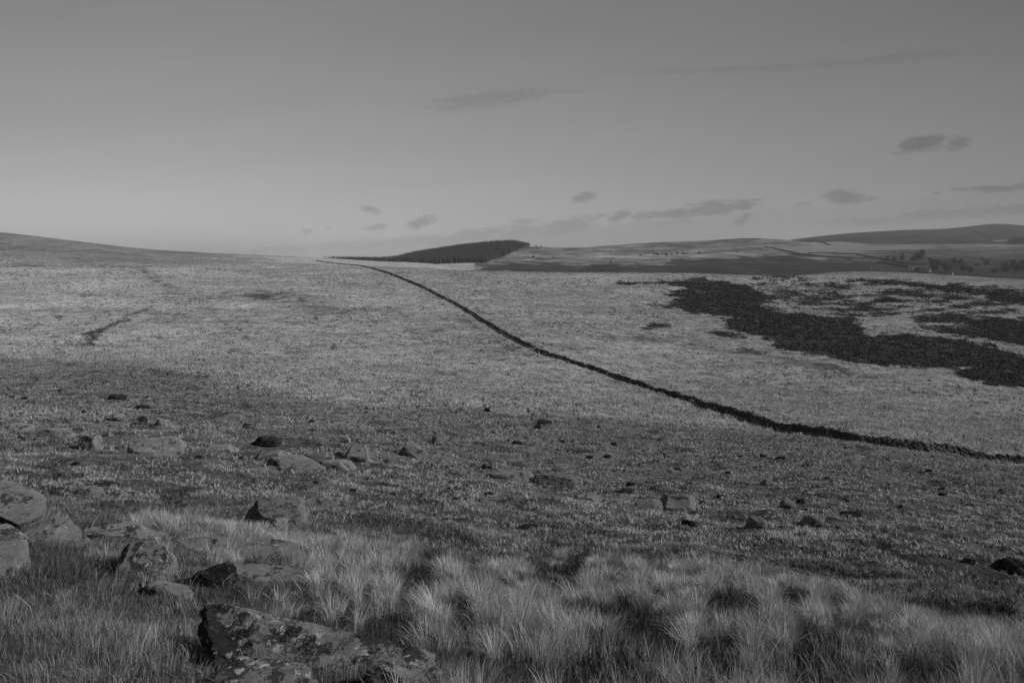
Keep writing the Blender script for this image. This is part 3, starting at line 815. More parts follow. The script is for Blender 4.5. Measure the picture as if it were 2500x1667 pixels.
TINY = [(1706, 1117, 14, 9), (1861, 1116, 20, 8), (1905, 1122, 24, 7), (2447, 1165, 30, 7), (1375, 1080, 14, 7), (1500, 1088, 16, 8), (1060, 1137, 16, 8),
        (420, 1010, 14, 7), (480, 985, 14, 6), (520, 1003, 12, 6), (150, 955, 20, 6), (60, 975, 18, 7), (700, 1042, 18, 7), (760, 1030, 14, 7), (960, 1060, 14, 7),
        (1130, 1020, 14, 6), (1270, 1085, 16, 7), (1440, 1120, 18, 8), (1560, 1160, 16, 8), (1610, 1075, 14, 6), (2020, 1170, 14, 6), (2110, 1150, 16, 7), (2300, 1195, 18, 7),
        (1760, 1215, 20, 8), (2200, 1240, 18, 7), (1100, 1180, 18, 8), (940, 1130, 18, 9), (560, 1035, 16, 8), (205, 1010, 14, 8), (1460, 1045, 14, 6), (640, 1010, 14, 7), (860, 1200, 22, 8)]
rt = random.Random(77)
while len(TINY) < 105:
    u_ = rt.uniform(10, 2490); v_ = rt.uniform(940, 1300)
    if v_ < np.interp(u_, LINE_U, LINE_V) + 12 or v_ > 1235 + 40 * u_ / 2500:
        continue
    k_ = .45 + .75 * (v_ - 930) / 330
    w_ = rt.uniform(9, 24) * k_
    TINY.append((u_, v_, w_, w_ * rt.uniform(.35, .7)))
for i, (u, v, wp_, hp_) in enumerate(TINY):
    boulder("tiny dark stone just breaking the turf of the near slope", u, v, wp_, hp_, M_moss if i % 3 else M_rfar, .8, 0, 300 + i, cuts=10, n=7, name="stone", group="tiny stones scattered over the near slope")
for o in COL.objects:
    if o.name.startswith("stone"):
        o['category'] = "stone"

FOOT = np.array(FOOT)


def in_foot(X, Y):
    r = np.zeros(len(X), bool)
    for (x, y, a, b, yaw) in FOOT:
        m_ = (np.abs(X - x) < a + b) & (np.abs(Y - y) < a + b)
        if not m_.any():
            continue
        dx, dy = X[m_] - x, Y[m_] - y
        c_, s_ = math.cos(yaw), math.sin(yaw)
        r[m_] |= ((c_ * dx + s_ * dy) / a)**2 + ((-s_ * dx + c_ * dy) / b)**2 < 1
    return r


# ------------------------------------------------------------------ grasses
def blades(name, root, head, lean, length, width, tone, mat, seed=0, levels=4, curl=1.0):
    """tapered bending blades as one mesh; arrays per blade"""
    n = len(root)
    rr = np.random.default_rng(seed)
    dx, dy = np.cos(head), np.sin(head)
    wa = head + math.pi / 2 + rr.standard_normal(n) * .7
    wx, wy = np.cos(wa) * width / 2, np.sin(wa) * width / 2
    ts = {4: [0, .4, .75, 1.0], 3: [0, .55, 1.0], 2: [0, 1.0]}[levels]
    vs = []
    for t_ in ts:
        hor = length * lean * (t_ ** (1 + curl))
        ver = length * t_ * np.sqrt(np.maximum(1 - (lean * t_ ** curl * .8)**2, .05))
        c = root + np.stack([dx * hor, dy * hor, ver], -1)
        if t_ < 1:
            k = (1 - t_ * .55)
            vs.append(c - np.stack([wx * k, wy * k, 0 * wx], -1)); vs.append(c + np.stack([wx * k, wy * k, 0 * wx], -1))
        else:
            vs.append(c)
    m = len(vs)
    V = np.stack(vs, 1).reshape(-1, 3)
    b = (np.arange(n) * m)[:, None]
    qs = []
    for k in range(len(ts) - 2):
        qs.append(b + np.array([[2 * k, 2 * k + 1, 2 * k + 3, 2 * k + 2]]))
    tri = b + np.array([[m - 3, m - 2, m - 1]])
    pol = ([np.concatenate(qs)] if qs else []) + [tri]
    return mesh_np(name, V, pol, mat, attrs={'tone': np.repeat(tone, m)})


def scatter(n, y0, y1, p, rs, smax=.66):
    """points on the ground in view; p: 1 = even over the ground, 0 = thinning with distance, -1 = thinning faster"""
    a = rs.random(n)
    if p == -1:
        Y = np.exp(math.log(y0) + a * math.log(y1 / y0))
    else:
        Y = (y0**(p + 1) + a * (y1**(p + 1) - y0**(p + 1)))**(1 / (p + 1))
    X = (rs.random(n) * 2 - 1) * (smax * Y + .4 + 2.0 * np.clip(1 - Y / 30, 0, 1))
    return X, Y


GAPS = [  # dark hollows between the tussocks: u, v, ru, rv
    (1060, 1350, 36, 24), (1150, 1368, 75, 28), (1018, 1418, 66, 32), (1128, 1500, 32, 40), (1325, 1405, 40, 26), (1398, 1408, 44, 40), (1380, 1445, 40, 20),
    (1560, 1545, 50, 28), (1515, 1500, 30, 30), (1245, 1605, 18, 34), (1282, 1650, 50, 28), (1592, 1368, 18, 18), (1592, 1432, 20, 16), (835, 1532, 28, 20),
    (1436, 1625, 24, 45), (1455, 1655, 45, 24), (1772, 1480, 70, 24), (1772, 1602, 54, 40), (1945, 1470, 52, 20), (1972, 1565, 36, 28), (1964, 1620, 40, 32),
    (2323, 1504, 26, 20), (2048, 1486, 32, 20), (2247, 1645, 56, 24), (2212, 1576, 22, 16), (2420, 1490, 60, 22), (2330, 1650, 36, 24), (915, 1600, 40, 25), (980, 1545, 40, 18),
    (1400, 1660, 60, 20), (2120, 1655, 50, 20), (960, 1580, 30, 20), (1700, 1400, 26, 12), (1850, 1500, 30, 16), (2140, 1420, 60, 14), (620, 1555, 40, 12)]


def gapmask(u, v):
    g_ = np.zeros(u.shape)
    wu = u + 14 * fbm(u / 20, v / 20, 2); wv = v + 8 * fbm(u / 20 + 4, v / 20, 2)
    for (a, b, c, d) in GAPS:
        g_ = np.maximum(g_, 1.25 - ((wu - a) / c)**2 - ((wv - b) / d)**2)
    return np.clip(g_, 0, 1)


def tussock_zone(u, v, Y):
    z_ = 1 / (1 + np.exp(-(u - (850 + (v - 1400) * .55) + 60 * fbm(u / 90, v / 60, 2)) / 30))
    lim = np.interp(u, [600, 1250, 1700, 2100, 2500], [13, 13.8, 13.4, 12, 9.8])
    return z_ * np.clip((lim * 1.12 - Y) / (lim * .14), 0, 1)


rs = np.random.default_rng(21)
# tall pale tussocks, spaced apart with dark hollows between them


def hollow(u, v, Y, h):
    hp = h * .5 / Y * F
    return np.clip(1.6 * np.maximum.reduce([gapmask(u, v), gapmask(u, v - hp * .3), gapmask(u, v - hp * .6), .8 * gapmask(u, v - hp * .85)]), 0, 1)


X, Y = scatter(76000, 4.0, 16, .8, rs)
Z = H(X, Y); u, v = px(X, Y, Z)
tz = tussock_zone(u, v, Y)
patch = (np.exp(-((u - 650) / 120)**2 - ((v - 1345) / 26)**2) + np.exp(-((u - 480) / 90)**2 - ((v - 1300) / 22)**2) + np.exp(-((u - 800) / 60)**2 - ((v - 1405) / 40)**2) + np.exp(-((u - 650) / 70)**2 - ((v - 1500) / 26)**2) + .7 * np.exp(-((u - 820) / 50)**2 - ((v - 1490) / 30)**2)) * (Y > 5.6)
clump = fbm(X * 1.1, Y * 1.1, 3)
pr = np.clip(np.maximum(tz, patch * .38) * (.70 + 2.6 * clump + 1.6 * fbm(X * 3.1, Y * 2.2, 2)), 0, 1) * (1 - hollow(u, v, Y, .36)) * (1 - .6 * np.clip((u - 2100) / 250, 0, 1)) * (1 - ((u > 470) & (u < 1090) & (v > 1545)) * .93)
keep = (rs.random(len(X)) < pr) & ~in_foot(X, Y)
X, Y, clump = X[keep], Y[keep], clump[keep]
sel = []
gx = {}
for i in range(len(X)):
    md = .13 + .10 * ((i * 61) % 100) / 100
    kx, ky = int(X[i] // .24), int(Y[i] // .24); okk = True
    for a_ in (-1, 0, 1):
        for b_ in (-1, 0, 1):
            for j in gx.get((kx + a_, ky + b_), ()):
                if (X[i] - X[j])**2 + (Y[i] - Y[j])**2 < md * md:
                    okk = False
    if okk:
        gx.setdefault((kx, ky), []).append(i); sel.append(i)
X, Y, clump = X[sel], Y[sel], clump[sel]
R = np.repeat
N = len(X)
print("tussocks", N)
nb = 150
rad = .035 + .05 * rs.random(N)
CURLS = .35 + 1.5 * rs.random(N * nb)
tl = (.14 + .19 * rs.random(N)**1.2) * np.clip(1 + .35 * clump, .7, 1.15)
tt_ = .51 * np.clip(1 + .28 * rs.standard_normal(N), .55, 1.4)
th = rs.random(N * nb) * 2 * math.pi
rr_ = np.sqrt(rs.random(N * nb)) * R(rad, nb)
bx = R(X, nb) + np.cos(th) * rr_; by = R(Y, nb) + np.sin(th) * rr_
bz = H(bx, by) - .01
out_l = .06 + .85 * (rr_ / R(rad, nb))**1.3 * rs.random(N * nb)
hx_ = np.cos(th) * out_l + .08 + R(.20 * rs.standard_normal(N), nb) + .06 * rs.standard_normal(N * nb); hy_ = np.sin(th) * out_l + R(.10 * rs.standard_normal(N), nb)
lean = np.clip(np.hypot(hx_, hy_), 0, .95)
fall = rs.random(N * nb) < .16
lean = np.where(fall, .93, lean)
hx_ = np.where(fall, rs.standard_normal(N * nb), hx_); hy_ = np.where(fall, rs.standard_normal(N * nb), hy_)
ln_ = R(tl, nb) * (.35 + .75 * rs.random(N * nb)**.7)
wid = np.maximum(.0017, .00043 * by) * (.6 + .7 * rs.random(N * nb))
tone = np.clip(R(tt_, nb) * (.45 + .75 * rs.random(N * nb)), .08, .72)
o = blades("tall_tussock_grass", np.stack([bx, by, bz], -1), np.arctan2(hy_, hx_), lean, ln_, wid, tone, M_blade, 1, curl=CURLS)
tag(o, "tall pale dry tussock grass covering the near right foreground", "grass", kind='stuff')

# finer windswept grass over the rest of the foreground, in small combed tufts
X, Y = scatter(100000, 3.7, 21, .3, rs)
Z = H(X, Y); u, v = px(X, Y, Z)
tz = tussock_zone(u, v, Y); gm = gapmask(u, v)
fl = fbm(X * .9, Y * .9, 3); tuft = fbm(X * 3.2, Y * 3.2 + 9, 3)
keep = (~in_foot(X, Y)) & (rs.random(len(X)) < np.clip((.85 + .9 * tuft) * (1 - .45 * tz) * (1 - .75 * gm), .02, 1))
X, Y, Z, tz, gm, fl, tuft = [a[keep] for a in (X, Y, Z, tz, gm, fl, tuft)]
N = len(X); nb = 12
hd = .45 + 3.0 * fbm(X * .8 + 3, Y * .8, 2) + 1.0 * rs.standard_normal(N)
sz = (.045 + .075 * rs.random(N)) * np.clip(1 + .8 * tuft, .45, 1.5) * np.interp(Y, [9, 20], [1.15, .8])
tn = .225 * (1 + .65 * fl) * (1 + .30 * tuft) * np.clip(1 + .28 * rs.standard_normal(N), .4, 1.6) * (1 - .5 * gm)
th = rs.random(N * nb) * 6.2832; rr_ = np.sqrt(rs.random(N * nb)) * .05
bx = R(X, nb) + np.cos(th) * rr_; by = R(Y, nb) + np.sin(th) * rr_
hx_ = np.cos(R(hd, nb)) * .48 + np.cos(th) * .42 * rs.random(N * nb); hy_ = np.sin(R(hd, nb)) * .48 + np.sin(th) * .42 * rs.random(N * nb)
lean = np.clip(np.hypot(hx_, hy_) + .12 * rs.standard_normal(N * nb), .05, .97)
ln_ = R(sz, nb) * (.5 + .8 * rs.random(N * nb))
tone = np.clip(R(tn, nb) * (.5 + .8 * rs.random(N * nb)), .03, .5)
stalk = rs.random(N * nb) < .003
ln_ = np.where(stalk, ln_ * 1.8, ln_); tone = np.where(stalk, .55, tone)
wid = np.maximum(.0019, .00055 * by) * (.7 + .6 * rs.random(N * nb))
o = blades("windswept_grass", np.stack([bx, by, R(Z, nb) - .01], -1), np.arctan2(hy_, hx_), lean, ln_, wid, tone, M_blade, 2)
tag(o, "fine grey windswept grass around the foreground rocks on the left", "grass", kind='stuff')

# dark heather in the foreground hollows
X, Y = scatter(130000, 4.0, 16, .6, rs)
Z = H(X, Y); u, v = px(X, Y, Z)
gm = np.maximum(gapmask(u, v), .8 * (fbm(X * 1.1, Y * 1.1, 3) < -.18) * tussock_zone(u, v, Y))
keep = (gm > .12) & ~in_foot(X, Y)
X, Y, Z = X[keep], Y[keep], Z[keep]; N = len(X)
o = blades("hollow_heather", np.stack([X, Y, Z - .01], -1), rs.random(N) * 6.28, rs.random(N) * .8, .07 + .12 * rs.random(N), np.maximum(.006, .0010 * Y) * (.6 + .8 * rs.random(N)), .03 + .05 * rs.random(N), M_heath, 3, levels=3)
tag(o, "dark low heather filling the hollows between the tussocks", "heather", kind='stuff')

# short tufts over the boulder slope
X, Y = scatter(200000, 15, 150, -.45, rs, .68)
Z = H(X, Y); tn_, he_, _f = cover(X, Y, Z); tn_ = tn_ / np.interp(Y, [0, 18, 60, 200, 500], [.30, .34, .66, .85, 1.0])
tu = fbm(X * 1.1, Y * 1.1, 4, .6); tb = fbm(X * .25, Y * .25 + 5, 3)
keep = (~in_foot(X, Y)) & (rs.random(len(X)) < np.clip(.55 + 1.2 * tu + .5 * tb, .12, 1)) & (tn_ > .075)
X, Y, Z, tn_, tu, tb = [a[keep] for a in (X, Y, Z, tn_, tu, tb)]
N = len(X); nb = 5
bx = R(X, nb) + rs.standard_normal(N * nb) * .05; by = R(Y, nb) + rs.standard_normal(N * nb) * .05
bz = R(Z, nb) - .02
size = (.06 + .10 * rs.random(N)) * np.clip(1 + 1.0 * tu, .4, 1.8)
tone = R(tn_ * 1.42 * (.65 + .6 * rs.random(N)) * (1 + 1.0 * tu + .55 * tb), nb) * (.75 + .5 * rs.random(N * nb))
o = blades("slope_turf_tufts", np.stack([bx, by, bz], -1), .3 + rs.standard_normal(N * nb) * 1.5, .62 + .35 * rs.random(N * nb), R(size * np.interp(Y, [15, 34], [.7, 1]), nb) * (.6 + .6 * rs.random(N * nb)), np.interp(by, [15, 40, 150], [.014, .045, .18]), np.clip(tone, .03, .45), M_blade, 4, levels=3)
tag(o, "short rough turf tufts over the boulder-strewn slope", "grass", kind='stuff')

# small pale tussocks standing proud of the slope turf
X, Y = scatter(26000, 13, 120, .1, rs, .68)
Z = H(X, Y); u, v = px(X, Y, Z); tn_, he_, _f = cover(X, Y, Z); tn_ = tn_ / np.interp(Y, [0, 18, 60, 200, 500], [.30, .34, .66, .85, 1.0])
cl_ = fbm(X * .35 + 3, Y * .5, 4, .6)
keep = (~in_foot(X, Y)) & (rs.random(len(X)) < np.clip(.12 + 1.6 * cl_ + 2.2 * (tn_ - .24), .02, 1))
X, Y, Z, tn_ = [a[keep] for a in (X, Y, Z, tn_)]
N = len(X); nb = 13
th = rs.random(N * nb) * 6.2832; rr_ = np.sqrt(rs.random(N * nb)) * R(.05 + .07 * rs.random(N), nb)
bx = R(X, nb) + np.cos(th) * rr_; by = R(Y, nb) + np.sin(th) * rr_
hx_ = .25 + np.cos(th) * .85 * rs.random(N * nb); hy_ = np.sin(th) * .85 * rs.random(N * nb)
o = blades("slope_tussocks", np.stack([bx, by, R(Z, nb) - .02], -1), np.arctan2(hy_, hx_), np.clip(np.hypot(hx_, hy_), 0, .95), R((.07 + .11 * rs.random(N)) * np.interp(Y, [13, 28], [.85, 1]), nb) * (.5 + .6 * rs.random(N * nb)), np.maximum(.008, .0007 * by), np.clip(R(tn_ * 1.65 * (.7 + .5 * rs.random(N)), nb) * (.6 + .6 * rs.random(N * nb)), .04, .5), M_blade, 14, levels=3)
tag(o, "small pale tussocks dotted over the boulder slope and the turf below the wall", "grass", kind='stuff')

# dark sprigs of heather and bilberry in the slope turf
X, Y = scatter(110000, 12, 100, -.2, rs, .68)
Z = H(X, Y); u, v = px(X, Y, Z)
tn_, he_, _f = cover(X, Y, Z); tn_ = tn_ / np.interp(Y, [0, 18, 60, 200, 500], [.30, .34, .66, .85, 1.0])
dk = fbm(X * .8 + 31, Y * .8, 4, .62)
keep = (~in_foot(X, Y)) & (((dk > .17) & (rs.random(len(X)) < .6)) | (tn_ < .12)) & (tussock_zone(u, v, Y) < .3)
X, Y, Z = X[keep], Y[keep], Z[keep]; N = len(X); nb = 4
bx = R(X, nb) + rs.standard_normal(N * nb) * .07; by = R(Y, nb) + rs.standard_normal(N * nb) * .07
o = blades("slope_heather", np.stack([bx, by, R(Z, nb) - .02], -1), rs.random(N * nb) * 6.28, .2 + .7 * rs.random(N * nb), .08 + .12 * rs.random(N * nb), np.maximum(.02, .0011 * by), .035 + .06 * rs.random(N * nb), M_heath, 5, levels=3)
tag(o, "low dark heather sprigs dotted through the slope turf", "heather", kind='stuff')

# distant pale tussocks on both sides of the wall
X, Y = scatter(260000, 50, 640, -.35, rs, .68)
Z = H(X, Y); tn_, he_, _f = cover(X, Y, Z); tn_ = tn_ / np.interp(Y, [0, 18, 60, 200, 500], [.30, .34, .66, .85, 1.0])
tu = fbm(X * .35, Y * .35, 4, .6)
pale = np.clip((tn_ - .19) / .08, 0, 1)
keep = (rs.random(len(X)) < np.clip(.10 + .6 * pale + 1.1 * tu, .03, 1)) & (he_ + 1.2 * tu < .2) & (rs.random(len(X)) < np.clip((Y - 50) / 30, 0, 1))
X, Y, Z, tn_, tu, pale = [a[keep] for a in (X, Y, Z, tn_, tu, pale)]
N = len(X); nb = 3
bx = R(X, nb) + rs.standard_normal(N * nb) * .16; by = R(Y, nb) + rs.standard_normal(N * nb) * .16
size = (.12 + .26 * rs.random(N)) * (.45 + .55 * pale)
tone = R(tn_ * 1.2 * (.75 + .4 * rs.random(N)), nb) * (.8 + .4 * rs.random(N * nb))
o = blades("distant_tussock_grass", np.stack([bx, by, R(Z, nb) - .03], -1), .2 + rs.standard_normal(N * nb) * 1.5, .1 + .6 * rs.random(N * nb), R(size, nb) * (.6 + .6 * rs.random(N * nb)), .0009 * by + .03, np.clip(tone, .04, .48), M_blade, 6, levels=3)
tag(o, "pale dry tussock grass on the slopes either side of the wall", "grass", kind='stuff')

# dark rush clumps scattered over the pale slopes
X, Y = scatter(60000, 90, 520, .3, rs, .68)
Z = H(X, Y); tn_, he_, _f = cover(X, Y, Z)
cl_ = fbm(X * .045 + 13, Y * .03, 4, .65) + .5 * fbm(X * .4, Y * .4, 2)
keep = rs.random(len(X)) < np.clip(.03 + 1.1 * (cl_ - .10), .02, .7)
X, Y, Z = X[keep], Y[keep], Z[keep]; N = len(X); nb = 5
print('rushes', N)
bx = R(X, nb) + rs.standard_normal(N * nb) * .2; by = R(Y, nb) + rs.standard_normal(N * nb) * .2
o = blades("scattered_rushes", np.stack([bx, by, R(Z, nb) - .03], -1), rs.random(N * nb) * 6.28, rs.random(N * nb) * .7, R(.15 + .35 * rs.random(N), nb) * (.5 + .6 * rs.random(N * nb)), .05 + .0011 * by, R(.07 + .09 * rs.random(N), nb), M_heath, 17, levels=3)
tag(o, "dark rush clumps scattered across the pale grass slopes", "rushes", kind='stuff')

# heather bank on the right-hand slope
X, Y = scatter(330000, 130, 620, .4, rs, .68)
Z = H(X, Y); tn_, he_, _f = cover(X, Y, Z); tn_ = tn_ / np.interp(Y, [0, 18, 60, 200, 500], [.30, .34, .66, .85, 1.0])
tu = fbm(X * .25, Y * .25, 4, .62)
keep = he_ + .9 * tu + .30 * rs.standard_normal(len(X)) > .52
X, Y, Z, tu = X[keep], Y[keep], Z[keep], tu[keep]
if len(X) > 115000:
    s_ = rs.choice(len(X), 115000, replace=False); X, Y, Z, tu = X[s_], Y[s_], Z[s_], tu[s_]
N = len(X); nb = 3
bx = R(X, nb) + rs.standard_normal(N * nb) * .3; by = R(Y, nb) + rs.standard_normal(N * nb) * .3
hh = (.28 + .30 * rs.random(N)) * np.clip(1 + tu, .5, 1.6)
o = blades("heather_bank", np.stack([bx, by, R(Z, nb) - .04], -1), rs.random(N * nb) * 6.28, .1 + .7 * rs.random(N * nb), R(hh, nb) * (.5 + .5 * rs.random(N * nb)), .12 + .0008 * by, np.clip(R((.028 + .026 * rs.random(N)) * (1 + .9 * tu), nb) * (.7 + .5 * rs.random(N * nb)), .01, .12), M_heath, 7, levels=3)
tag(o, "black heather and gorse bank spreading over the right-hand slope", "heather", kind='stuff')

# rushes along the gully, left, and along the wall foot
pts = []
for (a, b, c, d, r, val) in STREAKS[8:14]:
    for k in range(22):
        t_ = rs.random(); uu = a + (c - a) * t_ + rs.standard_normal() * r * .6; vv = b + (d - b) * t_ + rs.standard_normal() * r * .35
        pts.append((uu, vv))
loc = np.array([find(a, b, 60, 900) for a, b in pts])
nb = 7; N = len(loc)
br = R(loc, nb, axis=0) + rs.standard_normal((N * nb, 3)) * np.array([.5, .5, 0])
br[:, 2] = H(br[:, 0], br[:, 1]) - .03
o = blades("gully_rushes", br, rs.random(N * nb) * 6.28, rs.random(N * nb) * .7, .15 + .35 * rs.random(N * nb), .10 + .15 * rs.random(N * nb), .06 + .08 * rs.random(N * nb), M_heath, 8, levels=3)
tag(o, "dark rushes growing along a small curving gully on the left hillside", "rushes", kind='stuff')
k_ = np.where((tt > 20))[0]
k_ = rs.choice(k_, 2600)
sgn = np.where(rs.random(len(k_)) < .75, 1, -1)
# nearer face of the wall is on the camera's side
nx, ny = -ty[k_], tx[k_]
flip = np.where(nx * WX[k_] + ny * WY[k_] > 0, -1, 1)
o_d = (.42 + .35 * rs.random(len(k_))) * sgn * flip
cx = WX[k_] + nx * o_d; cy = WY[k_] + ny * o_d
nb = 6; N = len(cx)
bx = R(cx, nb) + rs.standard_normal(N * nb) * .12; by = R(cy, nb) + rs.standard_normal(N * nb) * .12
o = blades("wall_foot_grass", np.stack([bx, by, H(bx, by) - .03], -1), rs.random(N * nb) * 6.28, rs.random(N * nb) * .6, R(.2 + .55 * rs.random(N)**2, nb) * (.6 + .6 * rs.random(N * nb)), np.full(N * nb, .05) + .0003 * by, .2 + .2 * rs.random(N * nb), M_blade, 9, levels=3)
tag(o, "rank pale grass growing along the foot of the dry stone wall", "grass", kind='stuff')


# ------------------------------------------------------------------ conifer plantation
def cones(bases, hs, rads, rr2, sides=6, rings=3):
    """ragged conifers: stacked skirts"""
    Vs, Fs, off = [], [], 0
    n = len(bases)
    for k in range(rings):
        z0 = .05 + k * .9 / rings; z1 = min(1.0, z0 + .62)
        rk = (1 - z0) * 1.0
        ang = rr2.random(n)[:, None] * 6.28 + np.arange(sides)[None] * 2 * math.pi / sides
        rj = rads[:, None] * rk * (.75 + .5 * rr2.random((n, sides)))
        ring = np.stack([bases[:, None, 0] + np.cos(ang) * rj, bases[:, None, 1] + np.sin(ang) * rj, bases[:, None, 2] + (hs * z0)[:, None] + 0 * ang], -1)
        top = bases + np.stack([0 * hs, 0 * hs, hs * z1], -1)
        V = np.concatenate([ring, top[:, None]], 1)
        b = (np.arange(n) * (sides + 1))[:, None] + off
        for s_ in range(sides):
            Fs.append(b + np.array([[s_, (s_ + 1) % sides, sides]]))
        Vs.append(V.reshape(-1, 3)); off += n * (sides + 1)
    return np.concatenate(Vs), np.concatenate(Fs)


PL = [(735, 633), (790, 640), (1160, 652), (1200, 636), (1232, 626), (1262, 611), (1294, 600.5), (1294, 596), (735, 596)]
rs = np.random.default_rng(5)
Y = 1380 + rs.random(60000) * 620
X = (690 - CU + rs.random(60000) * 610) / F * Y
Z = H(X, Y); u, v = px(X, Y, Z)
keep = poly_sd(u, v, PL) > -0.2
keep &= ~((u < 1000) & ((Y < 1550) | (Y > 1850)))
keep &= (Y < 1800 + 0 * u)
X, Y, Z = X[keep], Y[keep], Z[keep]
if len(X) > 11000:
    X, Y, Z = X[:11000], Y[:11000], Z[:11000]
hs = (9.5 + 4.0 * rs.random(len(X))**1.5) * (1 + .12 * fbm(X / 40, Y / 40, 2)) * np.interp(X / Y * F + CU, [1255, 1294], [1, .55])
V_, F_ = cones(np.stack([X, Y, Z], -1), hs, 1.3 + 1.0 * rs.random(len(X)), rs)
o = mesh_np("conifer_plantation", V_, [F_], M_con)
tag(o, "dark conifer plantation with a sawtooth top along the skyline hill", "plantation", kind='stuff')


# ------------------------------------------------------------------ trees
def leaf_cloud(n, rx, rz, cz, size, rr2, lobes=6):
    c = rr2.standard_normal((lobes, 3)) * np.array([rx * .45, rx * .45, rz * .35])
    L = rr2.integers(0, lobes, n)
    p = c[L] + rr2.standard_normal((n, 3)) * np.array([rx, rx, rz]) * .26
    p[:, 2] += cz
    a = rr2.standard_normal((n, 3)); a /= np.linalg.norm(a, axis=1)[:, None]
    b = np.cross(a, rr2.standard_normal((n, 3))); b /= np.linalg.norm(b, axis=1)[:, None]
    s_ = size * (.6 + .8 * rr2.random(n))[:, None]
    V = np.stack([p - a * s_, p + b * s_ * .6, p + a * s_, p - b * s_ * .6], 1).reshape(-1, 3)
    Fq = (np.arange(n) * 4)[:, None] + np.arange(4)[None]
    return V, Fq


def tube(p0, p1, r0, r1, sides=5):
    p0 = np.array(p0, float); p1 = np.array(p1, float)
    d = p1 - p0; d /= np.linalg.norm(d)
    a = np.cross(d, [0.3, .9, .1]); a /= np.linalg.norm(a); b = np.cross(d, a)
    t_ = np.arange(sides) * 2 * math.pi / sides
    ring = np.cos(t_)[:, None] * a + np.sin(t_)[:, None] * b
    V = np.concatenate([p0 + ring * r0, p1 + ring * r1])
    Fq = np.array([(i, (i + 1) % sides, sides + (i + 1) % sides, sides + i) for i in range(sides)])
    return V, Fq


def join(parts):
    Vs, Fs, off = [], [], 0
    for V, Fq in parts:
        Vs.append(V); Fs.append(Fq + off); off += len(V)
    return np.concatenate(Vs), np.concatenate(Fs)


def limbs(h, r, rr2, n=5, spread=.5, start=.35):
    parts = [tube((0, 0, -.2 * h * .2), (.04 * h, 0, h * .55), r, r * .6), tube((.04 * h, 0, h * .55), (0, .03 * h, h * .92), r * .6, r * .15)]
    tips = []
    for k in range(n):
        z0 = h * (start + .5 * rr2.random()); a = rr2.random() * 6.28; L = h * spread * (.5 + .5 * rr2.random())
        e = (math.cos(a) * L * .7, math.sin(a) * L * .7, z0 + L * .7)
        parts.append(tube((.03 * h, 0, z0), e, r * .4, r * .1, 4)); tips.append(((.03 * h, 0, z0), e))
    return parts, tips


def make_tree(name, label, cat, h, wdt, loc, seed, group=None, conif=False):
    r2 = np.random.default_rng(seed)
    root = empty(name, loc)
    tag(root, label, cat, group)
    if conif:
        mesh_np("trunk", *[(lambda V, Q: V)(*tube((0, 0, -.5), (0, 0, h * .9), h * .03, h * .008))], [tube((0, 0, -.5), (0, 0, h * .9), 1, 1)[1]], M_bark, root)
        V, Q = cones(np.zeros((1, 3)), np.array([h]), np.array([wdt / 2]), r2, 9, 6)
        mesh_np("crown", V, [Q], M_tree, root)
    else:
        parts, tips = limbs(h, h * .035, r2)
        V, Q = join(parts)
        mesh_np("trunk", V, [Q], M_bark, root)
        V, Q = leaf_cloud(1500, wdt / 2, h * .62, h * .6, h * .07, r2)
        mesh_np("crown", V, [Q], M_tree, root)
    return root


def copy_thing(src, loc, rot=0, sc=1.0, label=None, group=None):
    c = src.copy(); COL.objects.link(c); c.location = loc; c.rotation_euler = (0, 0, rot); c.scale = (sc, sc, sc)
    if label: c['label'] = label
    if group: c['group'] = group
    for ch in list(src.children):
        k = ch.copy(); COL.objects.link(k); k.parent = c
        for g2 in list(ch.children):
            kk = g2.copy(); COL.objects.link(kk); kk.parent = k
    return c


FT = [(840, 433), (868, 434), (890, 438), (928, 430), (962, 434), (972, 439), (1026, 431), (1087, 427), (1142, 427), (1163, 429), (1188, 425), (1316, 420)]
G_TH = "small dark thorn trees in a row on the far pale field"
th = None
for i, (a, b) in enumerate(FT):
    u, v = 1400 + a * .2338, 520 + b * .2338 + .6
    L = find(u, v, 1000, 3000)
    if th is None:
        th = make_tree("thorn_tree", "small dark thorn tree in the scattered row on the far pale field", "tree", 3.2, 3.6, L, 70, G_TH)
    else:
        copy_thing(th, L, i * 1.3, .75 + .5 * ((i * 37) % 10) / 10)
for (u, v, lab) in [(1302, 628.5, "lone round dark tree on the pale field edge right of the conifer plantation"), (1799, 617.5, "lone dark tree above the heather slope, right of the row of thorn trees"),
                    (1563, 625, "tiny lone dark tree left of the row of thorn trees"), (1491, 640, "lone dark bush at the top edge of the far heather slope")]:
    copy_thing(th, find(u, v, 1000, 3000), u, .9, lab, "lone thorn trees on the far hillside")
for (u, lab) in [(1309, "left one of two low bushes on the skyline just right of the conifer plantation"), (1322, "right one of two low bushes on the skyline just right of the conifer plantation")]:
    y = 1690; x = (u - CU) / F * y
    copy_thing(th, (x, y, float(H(x, y)[0])), u, .8, lab, "skyline bushes by the plantation")

